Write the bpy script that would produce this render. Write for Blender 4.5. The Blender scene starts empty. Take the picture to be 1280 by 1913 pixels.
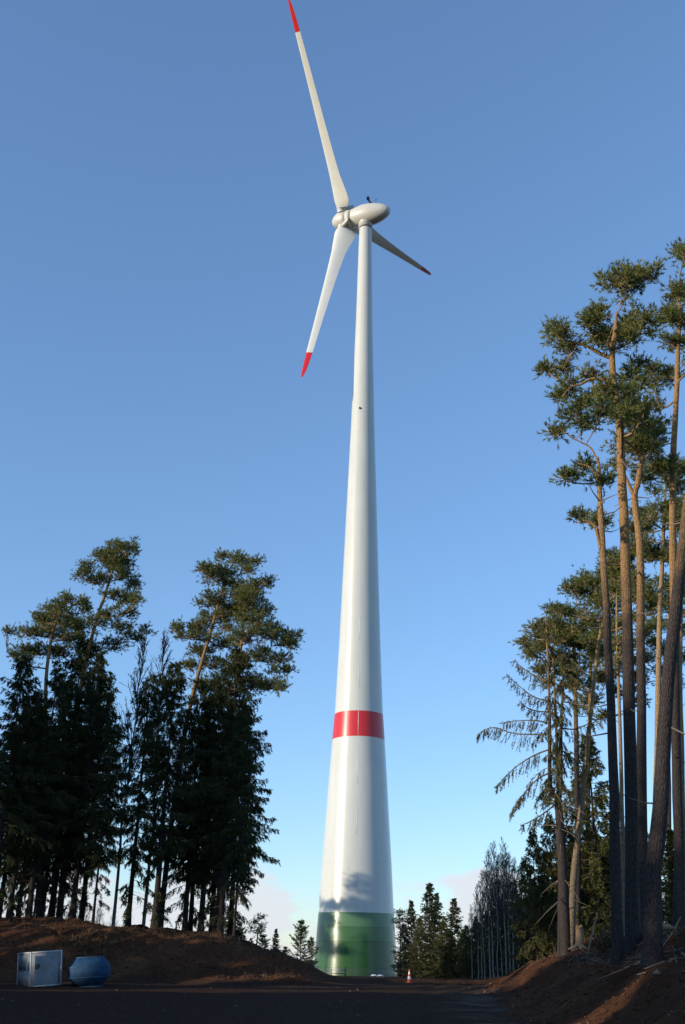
import bpy, bmesh, math, random
import numpy as np
from mathutils import Matrix, Vector

S = bpy.context.scene
C = S.collection
rad = math.radians
rng = np.random.default_rng(11)

# ------------------------------------------------------------------ camera
PW, PH, FPX, PITCH, ROLL, CH = 1280, 1913, 2000.0, rad(22.3), rad(1.2), 1.6
_f = np.array([0, math.cos(PITCH), math.sin(PITCH)])
_u = np.array([0, -math.sin(PITCH), math.cos(PITCH)])
_r = np.array([1.0, 0, 0])
CR = _r * math.cos(ROLL) + _u * math.sin(ROLL)
CU = -_r * math.sin(ROLL) + _u * math.cos(ROLL)
cam = bpy.data.cameras.new('camera')
cam.sensor_fit = 'VERTICAL'; cam.sensor_height = 36; cam.lens = 36 * FPX / PH
cam.clip_start = 0.3; cam.clip_end = 9000
co = bpy.data.objects.new('camera', cam); C.objects.link(co)
M = Matrix.Identity(4)
for i in range(3):
    M[i][0], M[i][1], M[i][2] = CR[i], CU[i], -_f[i]
M[2][3] = CH
co.matrix_world = M
S.camera = co

# ------------------------------------------------------------------ light
SUN_EL, SUN_AZ = rad(12.0), rad(63)          # azimuth measured to the left of straight behind the camera
sd = Vector((-math.sin(SUN_AZ) * math.cos(SUN_EL), -math.cos(SUN_AZ) * math.cos(SUN_EL), math.sin(SUN_EL)))
sl = bpy.data.lights.new('sun', 'SUN'); sl.energy = 2.45; sl.angle = rad(0.53); sl.color = (1.0, 0.88, 0.68)
so = bpy.data.objects.new('sun', sl); C.objects.link(so)
so.rotation_euler = sd.to_track_quat('Z', 'Y').to_euler()
so.location = (0, 0, 200)

W = bpy.data.worlds.new('World'); S.world = W; W.use_nodes = True
nt = W.node_tree; nt.nodes.clear()
def wn(t, **k):
    n = nt.nodes.new(t)
    for a, b in k.items(): setattr(n, a, b)
    return n
L = nt.links.new
out = wn('ShaderNodeOutputWorld'); bg = wn('ShaderNodeBackground')
sky = wn('ShaderNodeTexSky', sky_type='NISHITA', sun_disc=False)
sky.sun_elevation = SUN_EL
sky.sun_rotation = math.atan2(sd.x, sd.y)
sky.altitude = 300; sky.air_density = 1.0; sky.dust_density = 0.1; sky.ozone_density = 4.0
bg.inputs['Strength'].default_value = 0.15
tc = wn('ShaderNodeTexCoord'); sep = wn('ShaderNodeSeparateXYZ'); L(tc.outputs['Generated'], sep.inputs[0])
mp = wn('ShaderNodeMapping'); mp.inputs['Scale'].default_value = (9, 9, 20); mp.inputs['Location'].default_value = (34.4, 18.0, 7.0)
L(tc.outputs['Generated'], mp.inputs[0])
no = wn('ShaderNodeTexNoise'); no.inputs['Scale'].default_value = 1.0; no.inputs['Detail'].default_value = 9; no.inputs['Roughness'].default_value = 0.55
L(mp.outputs[0], no.inputs['Vector'])
band = wn('ShaderNodeMapRange', interpolation_type='SMOOTHSTEP')       # cloud cover thins out with height above the horizon
for n_, v_ in (('From Min', 0.03), ('From Max', 0.13), ('To Min', -0.02), ('To Max', 0.30)): band.inputs[n_].default_value = v_
L(sep.outputs[2], band.inputs['Value'])
sub = wn('ShaderNodeMath', operation='SUBTRACT'); L(no.outputs[0], sub.inputs[0]); L(band.outputs[0], sub.inputs[1])
thr = wn('ShaderNodeMapRange', interpolation_type='SMOOTHSTEP')
for n_, v_ in (('From Min', 0.455), ('From Max', 0.54), ('To Min', 0.0), ('To Max', 0.85)): thr.inputs[n_].default_value = v_
L(sub.outputs[0], thr.inputs['Value'])
mixc = wn('ShaderNodeMix', data_type='RGBA')
gam = wn('ShaderNodeGamma'); gam.inputs[1].default_value = 0.77; L(sky.outputs[0], gam.inputs[0])      # film-like response of the whole sky
tint = wn('ShaderNodeMix', data_type='RGBA', blend_type='MULTIPLY'); tint.inputs[0].default_value = 1; L(gam.outputs[0], tint.inputs[6]); tint.inputs[7].default_value = (0.94, 1.02, 1.14, 1)
L(thr.outputs[0], mixc.inputs[0]); L(tint.outputs[2], mixc.inputs[6]); mixc.inputs[7].default_value = (2.6, 2.68, 2.88, 1)
L(mixc.outputs[2], bg.inputs[0]); L(bg.outputs[0], out.inputs[0])

S.view_settings.view_transform = 'Standard'; S.view_settings.look = 'None'
S.view_settings.exposure = 1.0; S.view_settings.gamma = 1.0; S.view_settings.use_curve_mapping = False
S.cycles.max_bounces = 6; S.cycles.diffuse_bounces = 3; S.cycles.transparent_max_bounces = 4

# ------------------------------------------------------------------ helpers
def at(px, py, Y):
    d = _f + CR * (px - PW / 2) / FPX - CU * (py - PH / 2) / FPX
    return np.array([0, 0, CH]) + d * (Y / d[1])
def ppm(py, Y):                                # metres per photo pixel at that depth
    d = _f - CU * (py - PH / 2) / FPX
    return (Y / d[1]) / FPX

def lattice(ix, iy, seed):
    h = (ix * 374761393 + iy * 668265263 + seed * 974634757) & 0xffffffff
    h = ((h ^ (h >> 13)) * 1274126177) & 0xffffffff
    return ((h ^ (h >> 16)) & 0xffff) / 65535.0
def vnoise(x, y, s=1.0, seed=0):
    x = np.asarray(x, float) / s; y = np.asarray(y, float) / s
    ix = np.floor(x).astype(np.int64); iy = np.floor(y).astype(np.int64)
    fx = x - ix; fy = y - iy
    fx = fx * fx * (3 - 2 * fx); fy = fy * fy * (3 - 2 * fy)
    a = lattice(ix, iy, seed); b = lattice(ix + 1, iy, seed); c = lattice(ix, iy + 1, seed); d = lattice(ix + 1, iy + 1, seed)
    return (a * (1 - fx) + b * fx) * (1 - fy) + (c * (1 - fx) + d * fx) * fy - 0.5
def fbm(x, y, s, o=4, seed=0):
    return sum(vnoise(x, y, s / 2 ** k, seed + k) / 1.8 ** k for k in range(o))
def sstep(a, b, x):
    t = np.clip((np.asarray(x, float) - a) / (b - a), 0, 1); return t * t * (3 - 2 * t)

class G:
    def __init__(s): s.v = []; s.q = []; s.t = []; s.n = 0
    def add(s, v, q=None, t=None):
        v = np.asarray(v, float).reshape(-1, 3)
        if q is not None and len(q): s.q.append(np.asarray(q, np.int64).reshape(-1, 4) + s.n)
        if t is not None and len(t): s.t.append(np.asarray(t, np.int64).reshape(-1, 3) + s.n)
        s.v.append(v); s.n += len(v)
    def mesh(s, name, mat, smooth=False, off=None):
        v = np.concatenate(s.v) if s.v else np.zeros((0, 3))
        if off is not None: v = v - np.asarray(off)
        q = np.concatenate(s.q) if s.q else np.zeros((0, 4), np.int64)
        t = np.concatenate(s.t) if s.t else np.zeros((0, 3), np.int64)
        me = bpy.data.meshes.new(name)
        me.vertices.add(len(v)); me.vertices.foreach_set('co', v.astype(np.float32).ravel())
        me.loops.add(q.size + t.size); me.loops.foreach_set('vertex_index', np.concatenate([q.ravel(), t.ravel()]).astype(np.int32))
        me.polygons.add(len(q) + len(t))
        ls = np.concatenate([np.arange(len(q)) * 4, q.size + np.arange(len(t)) * 3]).astype(np.int32)
        me.polygons.foreach_set('loop_start', ls)
        me.update(calc_edges=True); me.validate()
        if smooth: me.polygons.foreach_set('use_smooth', [True] * len(me.polygons))
        for m in (mat if isinstance(mat, (list, tuple)) else [mat]): me.materials.append(m)
        return me
def link(name, me, parent=None):
    o = bpy.data.objects.new(name, me); C.objects.link(o)
    if parent: o.parent = parent
    return o
def part(name, g, mat, parent=None, smooth=False, off=None, fix=False):
    me = g.mesh(name, mat, smooth, off)
    if fix:
        b = bmesh.new(); b.from_mesh(me); bmesh.ops.remove_doubles(b, verts=b.verts, dist=1e-4); bmesh.ops.recalc_face_normals(b, faces=b.faces); b.to_mesh(me); b.free()
    return link(name, me, parent)
def thing(name, label, cat, loc=(0, 0, 0), group=None, rz=0):
    o = bpy.data.objects.new(name, None); C.objects.link(o); o.empty_display_size = 0.3
    o.location = tuple(float(a) for a in loc); o.rotation_euler = (0, 0, rz)
    o['label'] = label; o['category'] = cat
    if group: o['group'] = group
    return o
def dup(root, loc, rz=0, sc=1.0, label=None, group=None):
    r = root.copy(); C.objects.link(r); r.location = tuple(float(a) for a in loc); r.rotation_euler = (0, 0, rz)
    r.scale = (sc, sc, sc) if not isinstance(sc, tuple) else sc
    if label: r['label'] = label
    if group: r['group'] = group
    for ch in list(root.children):
        c = ch.copy(); C.objects.link(c); c.parent = r
        for g in ch.children:
            d = g.copy(); C.objects.link(d); d.parent = c
    return r

def tube(g, P, R, k=8, cap=True, jit=0.0, rs=None):
    P = np.asarray(P, float); R = np.asarray(R, float); n = len(P)
    T = np.gradient(P, axis=0); T /= np.linalg.norm(T, axis=1)[:, None] + 1e-9
    ref = np.array([0, 1, 0.0]) if abs(T.mean(0)[1]) < 0.8 else np.array([1.0, 0, 0])
    A = np.cross(T, ref); A /= np.linalg.norm(A, axis=1)[:, None] + 1e-9
    B = np.cross(T, A)
    a = np.arange(k) * 2 * np.pi / k
    rr = R[:, None] * np.ones((1, k))
    if jit: rr = rr * (1 + (rs or rng).normal(0, jit, (n, k)))
    V = P[:, None, :] + rr[..., None] * (np.cos(a)[None, :, None] * A[:, None, :] + np.sin(a)[None, :, None] * B[:, None, :])
    i = np.arange(n - 1)[:, None] * k; j = np.arange(k)[None, :]; j2 = (j + 1) % k
    q = np.stack([i + j, i + k + j, i + k + j2, i + j2], -1).reshape(-1, 4)
    g.add(V.reshape(-1, 3), q)
    if cap:
        for base, c, flip in ((0, P[0], 1), ((n - 1) * k, P[-1], 0)):
            ring = V.reshape(-1, 3)[base:base + k]
            idx = np.arange(k); t = np.stack([np.full(k, k), idx, (idx + 1) % k], -1)
            if not flip: t = t[:, ::-1]
            g.add(np.vstack([ring, c]), None, t[:, ::-1])
def sticks(g, A, B, ra, rb):
    A = np.asarray(A, float).reshape(-1, 3); B = np.asarray(B, float).reshape(-1, 3); n = len(A)
    if n == 0: return
    ra = np.broadcast_to(ra, (n,)); rb = np.broadcast_to(rb, (n,))
    T = B - A; T = T / (np.linalg.norm(T, axis=1)[:, None] + 1e-9)
    ref = np.where(np.abs(T[:, 2:3]) < 0.9, np.array([[0, 0, 1.0]]), np.array([[1.0, 0, 0]]))
    U = np.cross(T, ref); U /= np.linalg.norm(U, axis=1)[:, None] + 1e-9
    Vv = np.cross(T, U)
    a = np.arange(3) * 2 * np.pi / 3
    off = np.cos(a)[None, :, None] * U[:, None] + np.sin(a)[None, :, None] * Vv[:, None]
    V = np.concatenate([A[:, None] + off * ra[:, None, None], B[:, None] + off * rb[:, None, None]], 1)
    base = np.arange(n)[:, None, None] * 6
    q = np.array([[0, 3, 4, 1], [1, 4, 5, 2], [2, 5, 3, 0]])[None] + base
    g.add(V.reshape(-1, 3), q.reshape(-1, 4))
def unit(v): return v / (np.linalg.norm(v, axis=-1, keepdims=True) + 1e-9)
def needles(g, Cn, D, m, ln, wd, spread=0.7, rs=rng):
    """m thin triangles fanning out of each centre along D"""
    n = len(Cn)
    if n == 0: return
    d = unit(D[:, None, :] + rs.normal(0, spread, (n, m, 3)))
    l = ln * rs.uniform(0.65, 1.25, (n, m, 1))
    p = Cn[:, None, :] + D[:, None, :] * rs.uniform(-0.5, 0.5, (n, m, 1)) * ln
    s = unit(np.cross(d, rs.normal(0, 1, (n, m, 3)))) * wd * 0.5
    V = np.stack([p - s, p + s, p + d * l], 2).reshape(-1, 3)
    g.add(V, None, np.arange(n * m * 3).reshape(-1, 3))

# ------------------------------------------------------------------ materials
def mat(name, build):
    m = bpy.data.materials.new(name); m.use_nodes = True
    t = m.node_tree; b = t.nodes['Principled BSDF']
    build(t, b, t.nodes['Material Output'])
    return m
def N(t, ty, **k):
    n = t.nodes.new(ty)
    for a, b in k.items():
        if a.startswith('i_'):
            key = a[2:].replace('_', ' ')
            n.inputs[int(key) if key.isdigit() else key].default_value = b
        else: setattr(n, a, b)
    return n
def ramp(t, fac, stops, interp='LINEAR'):
    r = t.nodes.new('ShaderNodeValToRGB'); r.color_ramp.interpolation = interp
    e = r.color_ramp.elements
    while len(e) < len(stops): e.new(0.5)
    for x, (p, c) in zip(e, stops): x.position = p; x.color = (*c, 1)
    t.links.new(fac, r.inputs[0]); return r.outputs[0]
def noise(t, scale, detail=4, rough=0.55, vec=None, mscale=None):
    n = N(t, 'ShaderNodeTexNoise'); n.inputs['Scale'].default_value = scale; n.inputs['Detail'].default_value = detail; n.inputs['Roughness'].default_value = rough
    if vec is None: vec = t.nodes.new('ShaderNodeTexCoord').outputs['Object']
    if mscale:
        mp = N(t, 'ShaderNodeMapping'); mp.inputs['Scale'].default_value = mscale; t.links.new(vec, mp.inputs[0]); vec = mp.outputs[0]
    t.links.new(vec, n.inputs['Vector']); return n.outputs[0]
def mixrgb(t, fac, a, b, mode='MIX'):
    m = N(t, 'ShaderNodeMix', data_type='RGBA', blend_type=mode)
    for sock, v in ((0, fac), (6, a), (7, b)):
        if hasattr(v, 'is_linked'): t.links.new(v, m.inputs[sock])
        elif sock == 0: m.inputs[0].default_value = v
        else: m.inputs[sock].default_value = (*v, 1)
    return m.outputs[2]
def bump(t, b, h, strength, dist=0.02):
    n = N(t, 'ShaderNodeBump'); n.inputs['Strength'].default_value = strength; n.inputs['Distance'].default_value = dist
    t.links.new(h, n.inputs['Height']); t.links.new(n.outputs[0], b.inputs['Normal'])
def plain(name, col, rough=0.5, var=0.12, scale=6, metal=0.0, spec=0.5):
    def f(t, b, o):
        n = noise(t, scale, 5)
        c = ramp(t, n, [(0.3, tuple(x * (1 - var) for x in col)), (0.7, tuple(min(1, x * (1 + var)) for x in col))])
        t.links.new(c, b.inputs['Base Color']); b.inputs['Roughness'].default_value = rough; b.inputs['Metallic'].default_value = metal
        b.inputs['Specular IOR Level'].default_value = spec
    return mat(name, f)
def leafmat(name, cols, trans=0.25):
    def f(t, b, o):
        gi = N(t, 'ShaderNodeNewGeometry'); oi = N(t, 'ShaderNodeObjectInfo')
        n = noise(t, 0.9, 3)
        add = N(t, 'ShaderNodeMath', operation='MULTIPLY_ADD'); t.links.new(gi.outputs['Random Per Island'], add.inputs[0]); add.inputs[1].default_value = 0.55
        t.links.new(n, add.inputs[2])
        add2 = N(t, 'ShaderNodeMath', operation='MULTIPLY_ADD'); t.links.new(oi.outputs['Random'], add2.inputs[0]); add2.inputs[1].default_value = 0.2
        t.links.new(add.outputs[0], add2.inputs[2])
        c = ramp(t, add2.outputs[0], [(0.35, cols[0]), (0.7, cols[1]), (1.0, cols[2])])
        t.links.new(c, b.inputs['Base Color']); b.inputs['Roughness'].default_value = 0.55; b.inputs['Specular IOR Level'].default_value = 0.25
        tr = N(t, 'ShaderNodeBsdfTranslucent'); t.links.new(c, tr.inputs[0])
        mx = N(t, 'ShaderNodeMixShader'); mx.inputs[0].default_value = trans
        t.links.new(b.outputs[0], mx.inputs[1]); t.links.new(tr.outputs[0], mx.inputs[2]); t.links.new(mx.outputs[0], o.inputs[0])
    return mat(name, f)
M_pine = leafmat('pine_needles', [(0.027, 0.048, 0.018), (0.096, 0.130, 0.036), (0.205, 0.210, 0.055)], 0.3)
M_spruce = leafmat('spruce_needles', [(0.010, 0.019, 0.009), (0.028, 0.042, 0.014), (0.062, 0.072, 0.020)])
M_olive = leafmat('olive_spruce_needles', [(0.024, 0.036, 0.012), (0.075, 0.085, 0.022), (0.145, 0.132, 0.038)])
M_dry = leafmat('dry_bracken', [(0.04, 0.022, 0.011), (0.10, 0.056, 0.026), (0.19, 0.12, 0.06)], 0.15)
def barkmat(name, low, high, h0, h1, dark):
    def f(t, b, o):
        tcn = t.nodes.new('ShaderNodeTexCoord'); sx = N(t, 'ShaderNodeSeparateXYZ'); t.links.new(tcn.outputs['Object'], sx.inputs[0])
        n1 = noise(t, 1.3, 5)
        a = N(t, 'ShaderNodeMath', operation='MULTIPLY_ADD'); t.links.new(n1, a.inputs[0]); a.inputs[1].default_value = 6.0; t.links.new(sx.outputs[2], a.inputs[2])
        mr = N(t, 'ShaderNodeMapRange', interpolation_type='SMOOTHSTEP'); mr.inputs['From Min'].default_value = h0 + 3; mr.inputs['From Max'].default_value = h1 + 3
        t.links.new(a.outputs[0], mr.inputs['Value'])
        base = mixrgb(t, mr.outputs[0], low, high)
        v = N(t, 'ShaderNodeTexVoronoi'); v.feature = 'DISTANCE_TO_EDGE'; v.inputs['Scale'].default_value = 1.0
        mp = N(t, 'ShaderNodeMapping'); mp.inputs['Scale'].default_value = (17, 17, 5); t.links.new(tcn.outputs['Object'], mp.inputs[0]); t.links.new(mp.outputs[0], v.inputs['Vector'])
        crack = ramp(t, v.outputs[0], [(0.0, (0.40,) * 3), (0.16, (1,) * 3)])
        fine = noise(t, 1.0, 5, 0.6, None, (30, 30, 8))
        base = mixrgb(t, 1.0, base, crack, 'MULTIPLY')
        base = mixrgb(t, 0.55, base, ramp(t, fine, [(0.3, dark), (0.7, (1, 1, 1))]), 'MULTIPLY')
        t.links.new(base, b.inputs['Base Color']); b.inputs['Roughness'].default_value = 0.85; b.inputs['Specular IOR Level'].default_value = 0.2
        bump(t, b, v.outputs[0], 0.8, 0.05)
    return mat(name, f)
M_bark = barkmat('pine_bark', (0.062, 0.050, 0.047), (0.44, 0.26, 0.115), 9, 16, (0.4, 0.35, 0.3))  # grey-brown lower bark, darkened further to paint in the shade on the trunks
M_sbark = barkmat('spruce_bark', (0.055, 0.045, 0.039), (0.13, 0.10, 0.075), 8, 20, (0.5, 0.45, 0.4))
M_pale = barkmat('pale_pine_bark', (0.25, 0.19, 0.13), (0.42, 0.28, 0.15), 3, 12, (0.55, 0.5, 0.45))
M_twig = plain('dry_twig', (0.16, 0.12, 0.09), 0.8, 0.3, 3)
M_limb = plain('pine_limb_bark', (0.27, 0.165, 0.09), 0.8, 0.35, 3)
def birch(t, b, o):
    n = noise(t, 1.0, 3, 0.6, None, (5, 5, 14))
    c = ramp(t, n, [(0.36, (0.05, 0.045, 0.04)), (0.46, (0.27, 0.25, 0.23)), (1, (0.36, 0.34, 0.32))])
    t.links.new(c, b.inputs['Base Color']); b.inputs['Roughness'].default_value = 0.6
M_birch = mat('birch_bark', birch)
M_btwig = plain('birch_twig', (0.060, 0.040, 0.035), 0.8, 0.25, 2)

def towermat(t, b, o):
    tcn = t.nodes.new('ShaderNodeTexCoord'); sx = N(t, 'ShaderNodeSeparateXYZ'); t.links.new(tcn.outputs['Object'], sx.inputs[0])
    mr = N(t, 'ShaderNodeMapRange'); mr.inputs['From Min'].default_value = -2; mr.inputs['From Max'].default_value = 8; t.links.new(sx.outputs[2], mr.inputs['Value'])
    z = lambda h: (h + 2) / 10
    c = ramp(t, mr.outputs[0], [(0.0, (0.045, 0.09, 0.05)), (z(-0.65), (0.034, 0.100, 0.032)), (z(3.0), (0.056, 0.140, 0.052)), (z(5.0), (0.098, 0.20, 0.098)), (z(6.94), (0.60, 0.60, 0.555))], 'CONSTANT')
    n = noise(t, 0.6, 5, 0.6, None, (1, 1, 0.25))
    c2 = mixrgb(t, 1.0, c, ramp(t, n, [(0.3, (0.93,) * 3), (0.7, (1,) * 3)]), 'MULTIPLY')
    st = noise(t, 1.0, 6, 0.7, None, (2.2, 2.2, 0.05))          # rain streaks
    c3 = mixrgb(t, 0.5, c2, ramp(t, st, [(0.35, (0.88, 0.88, 0.85)), (0.55, (1,) * 3)]), 'MULTIPLY')
    t.links.new(c3, b.inputs['Base Color'])
    b.inputs['Roughness'].default_value = 0.24; b.inputs['Specular IOR Level'].default_value = 0.5
    n2 = noise(t, 1.2, 3); bump(t, b, n2, 0.12, 0.02)
M_tower = mat('tower_paint', towermat)
M_white = plain('blade_gelcoat', (0.66, 0.65, 0.60), 0.4, 0.04, 0.5)
M_nac = plain('nacelle_paint', (0.56, 0.54, 0.49), 0.42, 0.05, 0.5)
M_red = plain('signal_red_paint', (0.58, 0.022, 0.026), 0.32, 0.05, 1)
M_dark = plain('dark_metal', (0.03, 0.03, 0.035), 0.5, 0.2)
M_seal = plain('joint_sealant', (0.8, 0.79, 0.75), 0.4, 0.03)
M_grey = plain('box_paint', (0.23, 0.24, 0.25), 0.6, 0.22, 2.5, 0.0, 0.3)
M_edge = plain('box_edge_trim', (0.46, 0.47, 0.48), 0.55, 0.15)
M_blue = plain('blue_tank_paint', (0.016, 0.055, 0.115), 0.7, 0.25, 4, 0.0, 0.2)
M_blue2 = plain('blue_tank_rim_paint', (0.05, 0.11, 0.17), 0.65, 0.2, 4, 0.0, 0.2)
M_orange = plain('cone_orange', (0.75, 0.10, 0.03), 0.5, 0.06)
M_cwhite = plain('cone_white', (0.85, 0.85, 0.85), 0.5, 0.03)
M_wood = plain('split_wood', (0.25, 0.165, 0.09), 0.8, 0.35, 8)
M_stone = plain('field_stone', (0.12, 0.075, 0.052), 0.9, 0.3, 9)
M_sack = plain('white_sack', (0.72, 0.74, 0.78), 0.7, 0.08)
def groundmat(t, b, o):
    ca = N(t, 'ShaderNodeVertexColor', layer_name='cover'); sc = N(t, 'ShaderNodeSeparateColor'); t.links.new(ca.outputs[0], sc.inputs[0])
    n1 = noise(t, 0.35, 6, 0.6); n2 = noise(t, 5, 5, 0.65); n3 = noise(t, 28, 3, 0.7)
    grav = ramp(t, n2, [(0.3, (0.056, 0.033, 0.023)), (0.7, (0.120, 0.070, 0.050))])
    grav = mixrgb(t, 1.0, grav, ramp(t, n3, [(0.35, (0.55,) * 3), (0.6, (1,) * 3), (0.78, (1.9, 1.8, 1.7))]), 'MULTIPLY')
    soil = ramp(t, n1, [(0.3, (0.085, 0.037, 0.022)), (0.55, (0.150, 0.068, 0.036)), (0.75, (0.205, 0.108, 0.060))])
    soil = mixrgb(t, 0.8, soil, ramp(t, n2, [(0.3, (0.5,) * 3), (0.65, (1.15,) * 3)]), 'MULTIPLY')
    lit = ramp(t, n2, [(0.3, (0.030, 0.022, 0.014)), (0.55, (0.075, 0.05, 0.03)), (0.8, (0.14, 0.095, 0.055))])
    grav = mixrgb(t, sc.outputs[2], grav, (0.15, 0.11, 0.088)); c = mixrgb(t, sc.outputs[0], grav, soil); c = mixrgb(t, sc.outputs[1], c, lit)
    t.links.new(c, b.inputs['Base Color']); b.inputs['Roughness'].default_value = 0.95; b.inputs['Specular IOR Level'].default_value = 0.02
    ad = N(t, 'ShaderNodeMath', operation='MULTIPLY_ADD'); t.links.new(n3, ad.inputs[0]); ad.inputs[1].default_value = 0.4; t.links.new(n2, ad.inputs[2])
    bump(t, b, ad.outputs[0], 1.0, 0.22)
M_ground = mat('earth', groundmat)

# ------------------------------------------------------------------ terrain
BX = np.array([-80, -18.6, -15.6, -12.6, -9.9, -6.6, -5.1, -3.0, -2.3, -1.4, -0.4, 0.6])
BZ = np.array([2.9, 2.86, 2.78, 2.64, 2.45, 2.2, 1.8, 1.28, 1.05, 0.8, 0.25, 0.0])
FY = np.array([-2000, 0, 10, 22, 40, 66, 80, 200, 2000]); FX = np.array([3, 3, 3.2, 4.2, 6.2, 8.6, 10.5, 18, 60])
def height(x, y, detail=True):
    x = np.asarray(x, float); y = np.asarray(y, float)
    z = np.interp(y, [-3000, 66, 80, 168, 400, 4000], [0, 0, -0.22, -1.7, -3, -30.0])
    z = z + 0.16 * np.exp(-((y - 72.5) / 2.2) ** 2) * sstep(-22, -12, x) * sstep(13, 9, x)
    b = np.interp(x, BX, BZ)
    nb = fbm(x, y, 5, 4, 3)
    zb = b * sstep(54.5, 63.5, y + nb * 1.5) * (1 - 0.9 * sstep(67, 95, y))
    zb = zb * (1 + 0.16 * fbm(x, y, 3.0, 3, 9))
    foot = np.interp(y, FY, FX) + fbm(x * 0.3, y, 4, 3, 5) * 0.9
    w = 4.6
    fade = 1 - 0.80 * sstep(55, 84, y)
    tt = np.clip((x - foot) / w, 0, 3)
    prof = np.where(tt < 1, tt ** 1.15 * (1 - 0.12 * np.sin(tt * 9.4)), 1 + 0.03 * (tt - 1))
    zr = (2.25 * prof + 0.02 * np.clip(x - foot - w, 0, 60)) * fade
    zr = zr * (1 + 0.10 * fbm(x, y, 2.6, 4, 21))
    z = z + np.maximum(zb, 0) + zr
    if detail:
        m = sstep(-0.3, 0.6, x - foot) * sstep(4000, 200, y) + sstep(54, 58, y) * sstep(0.6, -3, x)
        m = np.clip(m, 0, 1)
        z = z + fbm(x, y, 1.1, 5, 31) * (0.03 + 0.26 * m) + np.abs(vnoise(x, y, .45, 61)) * .10 * m + fbm(x, y, 6, 2, 41) * 0.10
        ruts = np.exp(-((x - foot + 1.0) / 0.35) ** 2) + np.exp(-((x - foot + 2.7) / 0.35) ** 2)
        z = z - 0.05 * ruts
    return z
def axis_vals(lo, hi, step, far, grow=1.25):
    a = list(np.arange(lo, hi, step)); s = step
    while a[-1] < far: s *= grow; a.append(a[-1] + s)
    s = step
    while a[0] > -far: s *= grow; a.insert(0, a[0] - s)
    return np.array(a)
gx = axis_vals(-25, 16, 0.18, 3000); gy = axis_vals(16, 84, 0.18, 3500)
XX, YY = np.meshgrid(gx, gy); ZZ = height(XX, YY)
ny, nx = XX.shape
idx = np.arange(nx * ny).reshape(ny, nx)
g = G(); g.add(np.stack([XX, YY, ZZ], -1).reshape(-1, 3), np.stack([idx[:-1, :-1], idx[:-1, 1:], idx[1:, 1:], idx[1:, :-1]], -1).reshape(-1, 4))
ground = part('ground', g, M_ground, smooth=True); ground['kind'] = 'structure'; ground['label'] = 'dark earth yard between two red-brown soil banks'
ca = ground.data.color_attributes.new('cover', 'FLOAT_COLOR', 'POINT')
foot = np.interp(YY, FY, FX)
nz = fbm(XX, YY, 3, 4, 77)
soil = np.clip(sstep(-0.5, 0.6, XX - foot + nz * 1.5) + sstep(54, 57, YY + nz * 3) * sstep(2, -3, XX) + sstep(68, 72, YY + nz * 2), 0, 1)
lit = np.clip(sstep(4.2, 6.0, XX - foot + nz * 2) + sstep(63, 66, YY + nz * 3) * sstep(-1, -4, XX) + sstep(95, 130, YY + nz * 20), 0, 1)
pale = np.exp(-((XX - foot + 1.1 + nz) / .8) ** 2) * sstep(70, 40, YY) * np.clip(.5 + 2 * fbm(XX, YY, 1.5, 3, 88), 0, 1)
col = np.stack([soil, lit, pale, np.ones_like(soil)], -1).astype(np.float32)
ca.data.foreach_set('color', col.ravel())
def gz(x, y): return float(height(np.array([x]), np.array([y]))[0])

# ------------------------------------------------------------------ wind turbine
TX, TY = 3.35, 174.0
tur = thing('wind_turbine', 'tall white wind turbine with green base rings and a red band, beyond the dirt yard', 'wind turbine', (TX, TY, 0))
tz = np.array([-1.9, -1.7, 3.04, 7.06, 14.44, 18.43, 22.08, 26.21, 30.16, 33.84, 38.02, 49.45, 68.64, 89.47, 112.13, 133.2])
td = np.array([12.56, 12.54, 12.0, 11.5, 10.75, 10.28, 9.84, 9.38, 8.88, 8.4, 7.82, 6.9, 5.66, 4.3, 3.15, 2.42])
tdiam = lambda z: np.interp(z, tz, td)
joints = [-1.9, -0.65, 3.0, 6.94, 10.55, 14.15, 18.05, 21.6, 25.65, 29.5, 33.1, 37.2]
while joints[-1] < 98: joints.append(joints[-1] + 3.9)
joints += [115.0, 133.2]
def ring_seg(z0, z1, k=96, ch=0.014):
    g = G(); a = np.arange(k) * 2 * np.pi / k
    wall = np.linspace(z0 + ch, z1 - ch, 8)
    for zs, dr in ((wall, np.zeros(8)), (np.array([z0, z0 + ch]), np.array([-.012, 0])), (np.array([z1 - ch, z1]), np.array([0, -.012]))):
        rr = tdiam(zs) / 2 + dr
        V = np.stack([rr[:, None] * np.cos(a), rr[:, None] * np.sin(a), np.repeat(zs[:, None], k, 1)], -1)
        n = len(zs); i = np.arange(n - 1)[:, None] * k; j = np.arange(k)[None, :]; j2 = (j + 1) % k
        g.add(V.reshape(-1, 3), np.stack([i + j, i + j2, i + k + j2, i + k + j], -1).reshape(-1, 4))
    return g
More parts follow.
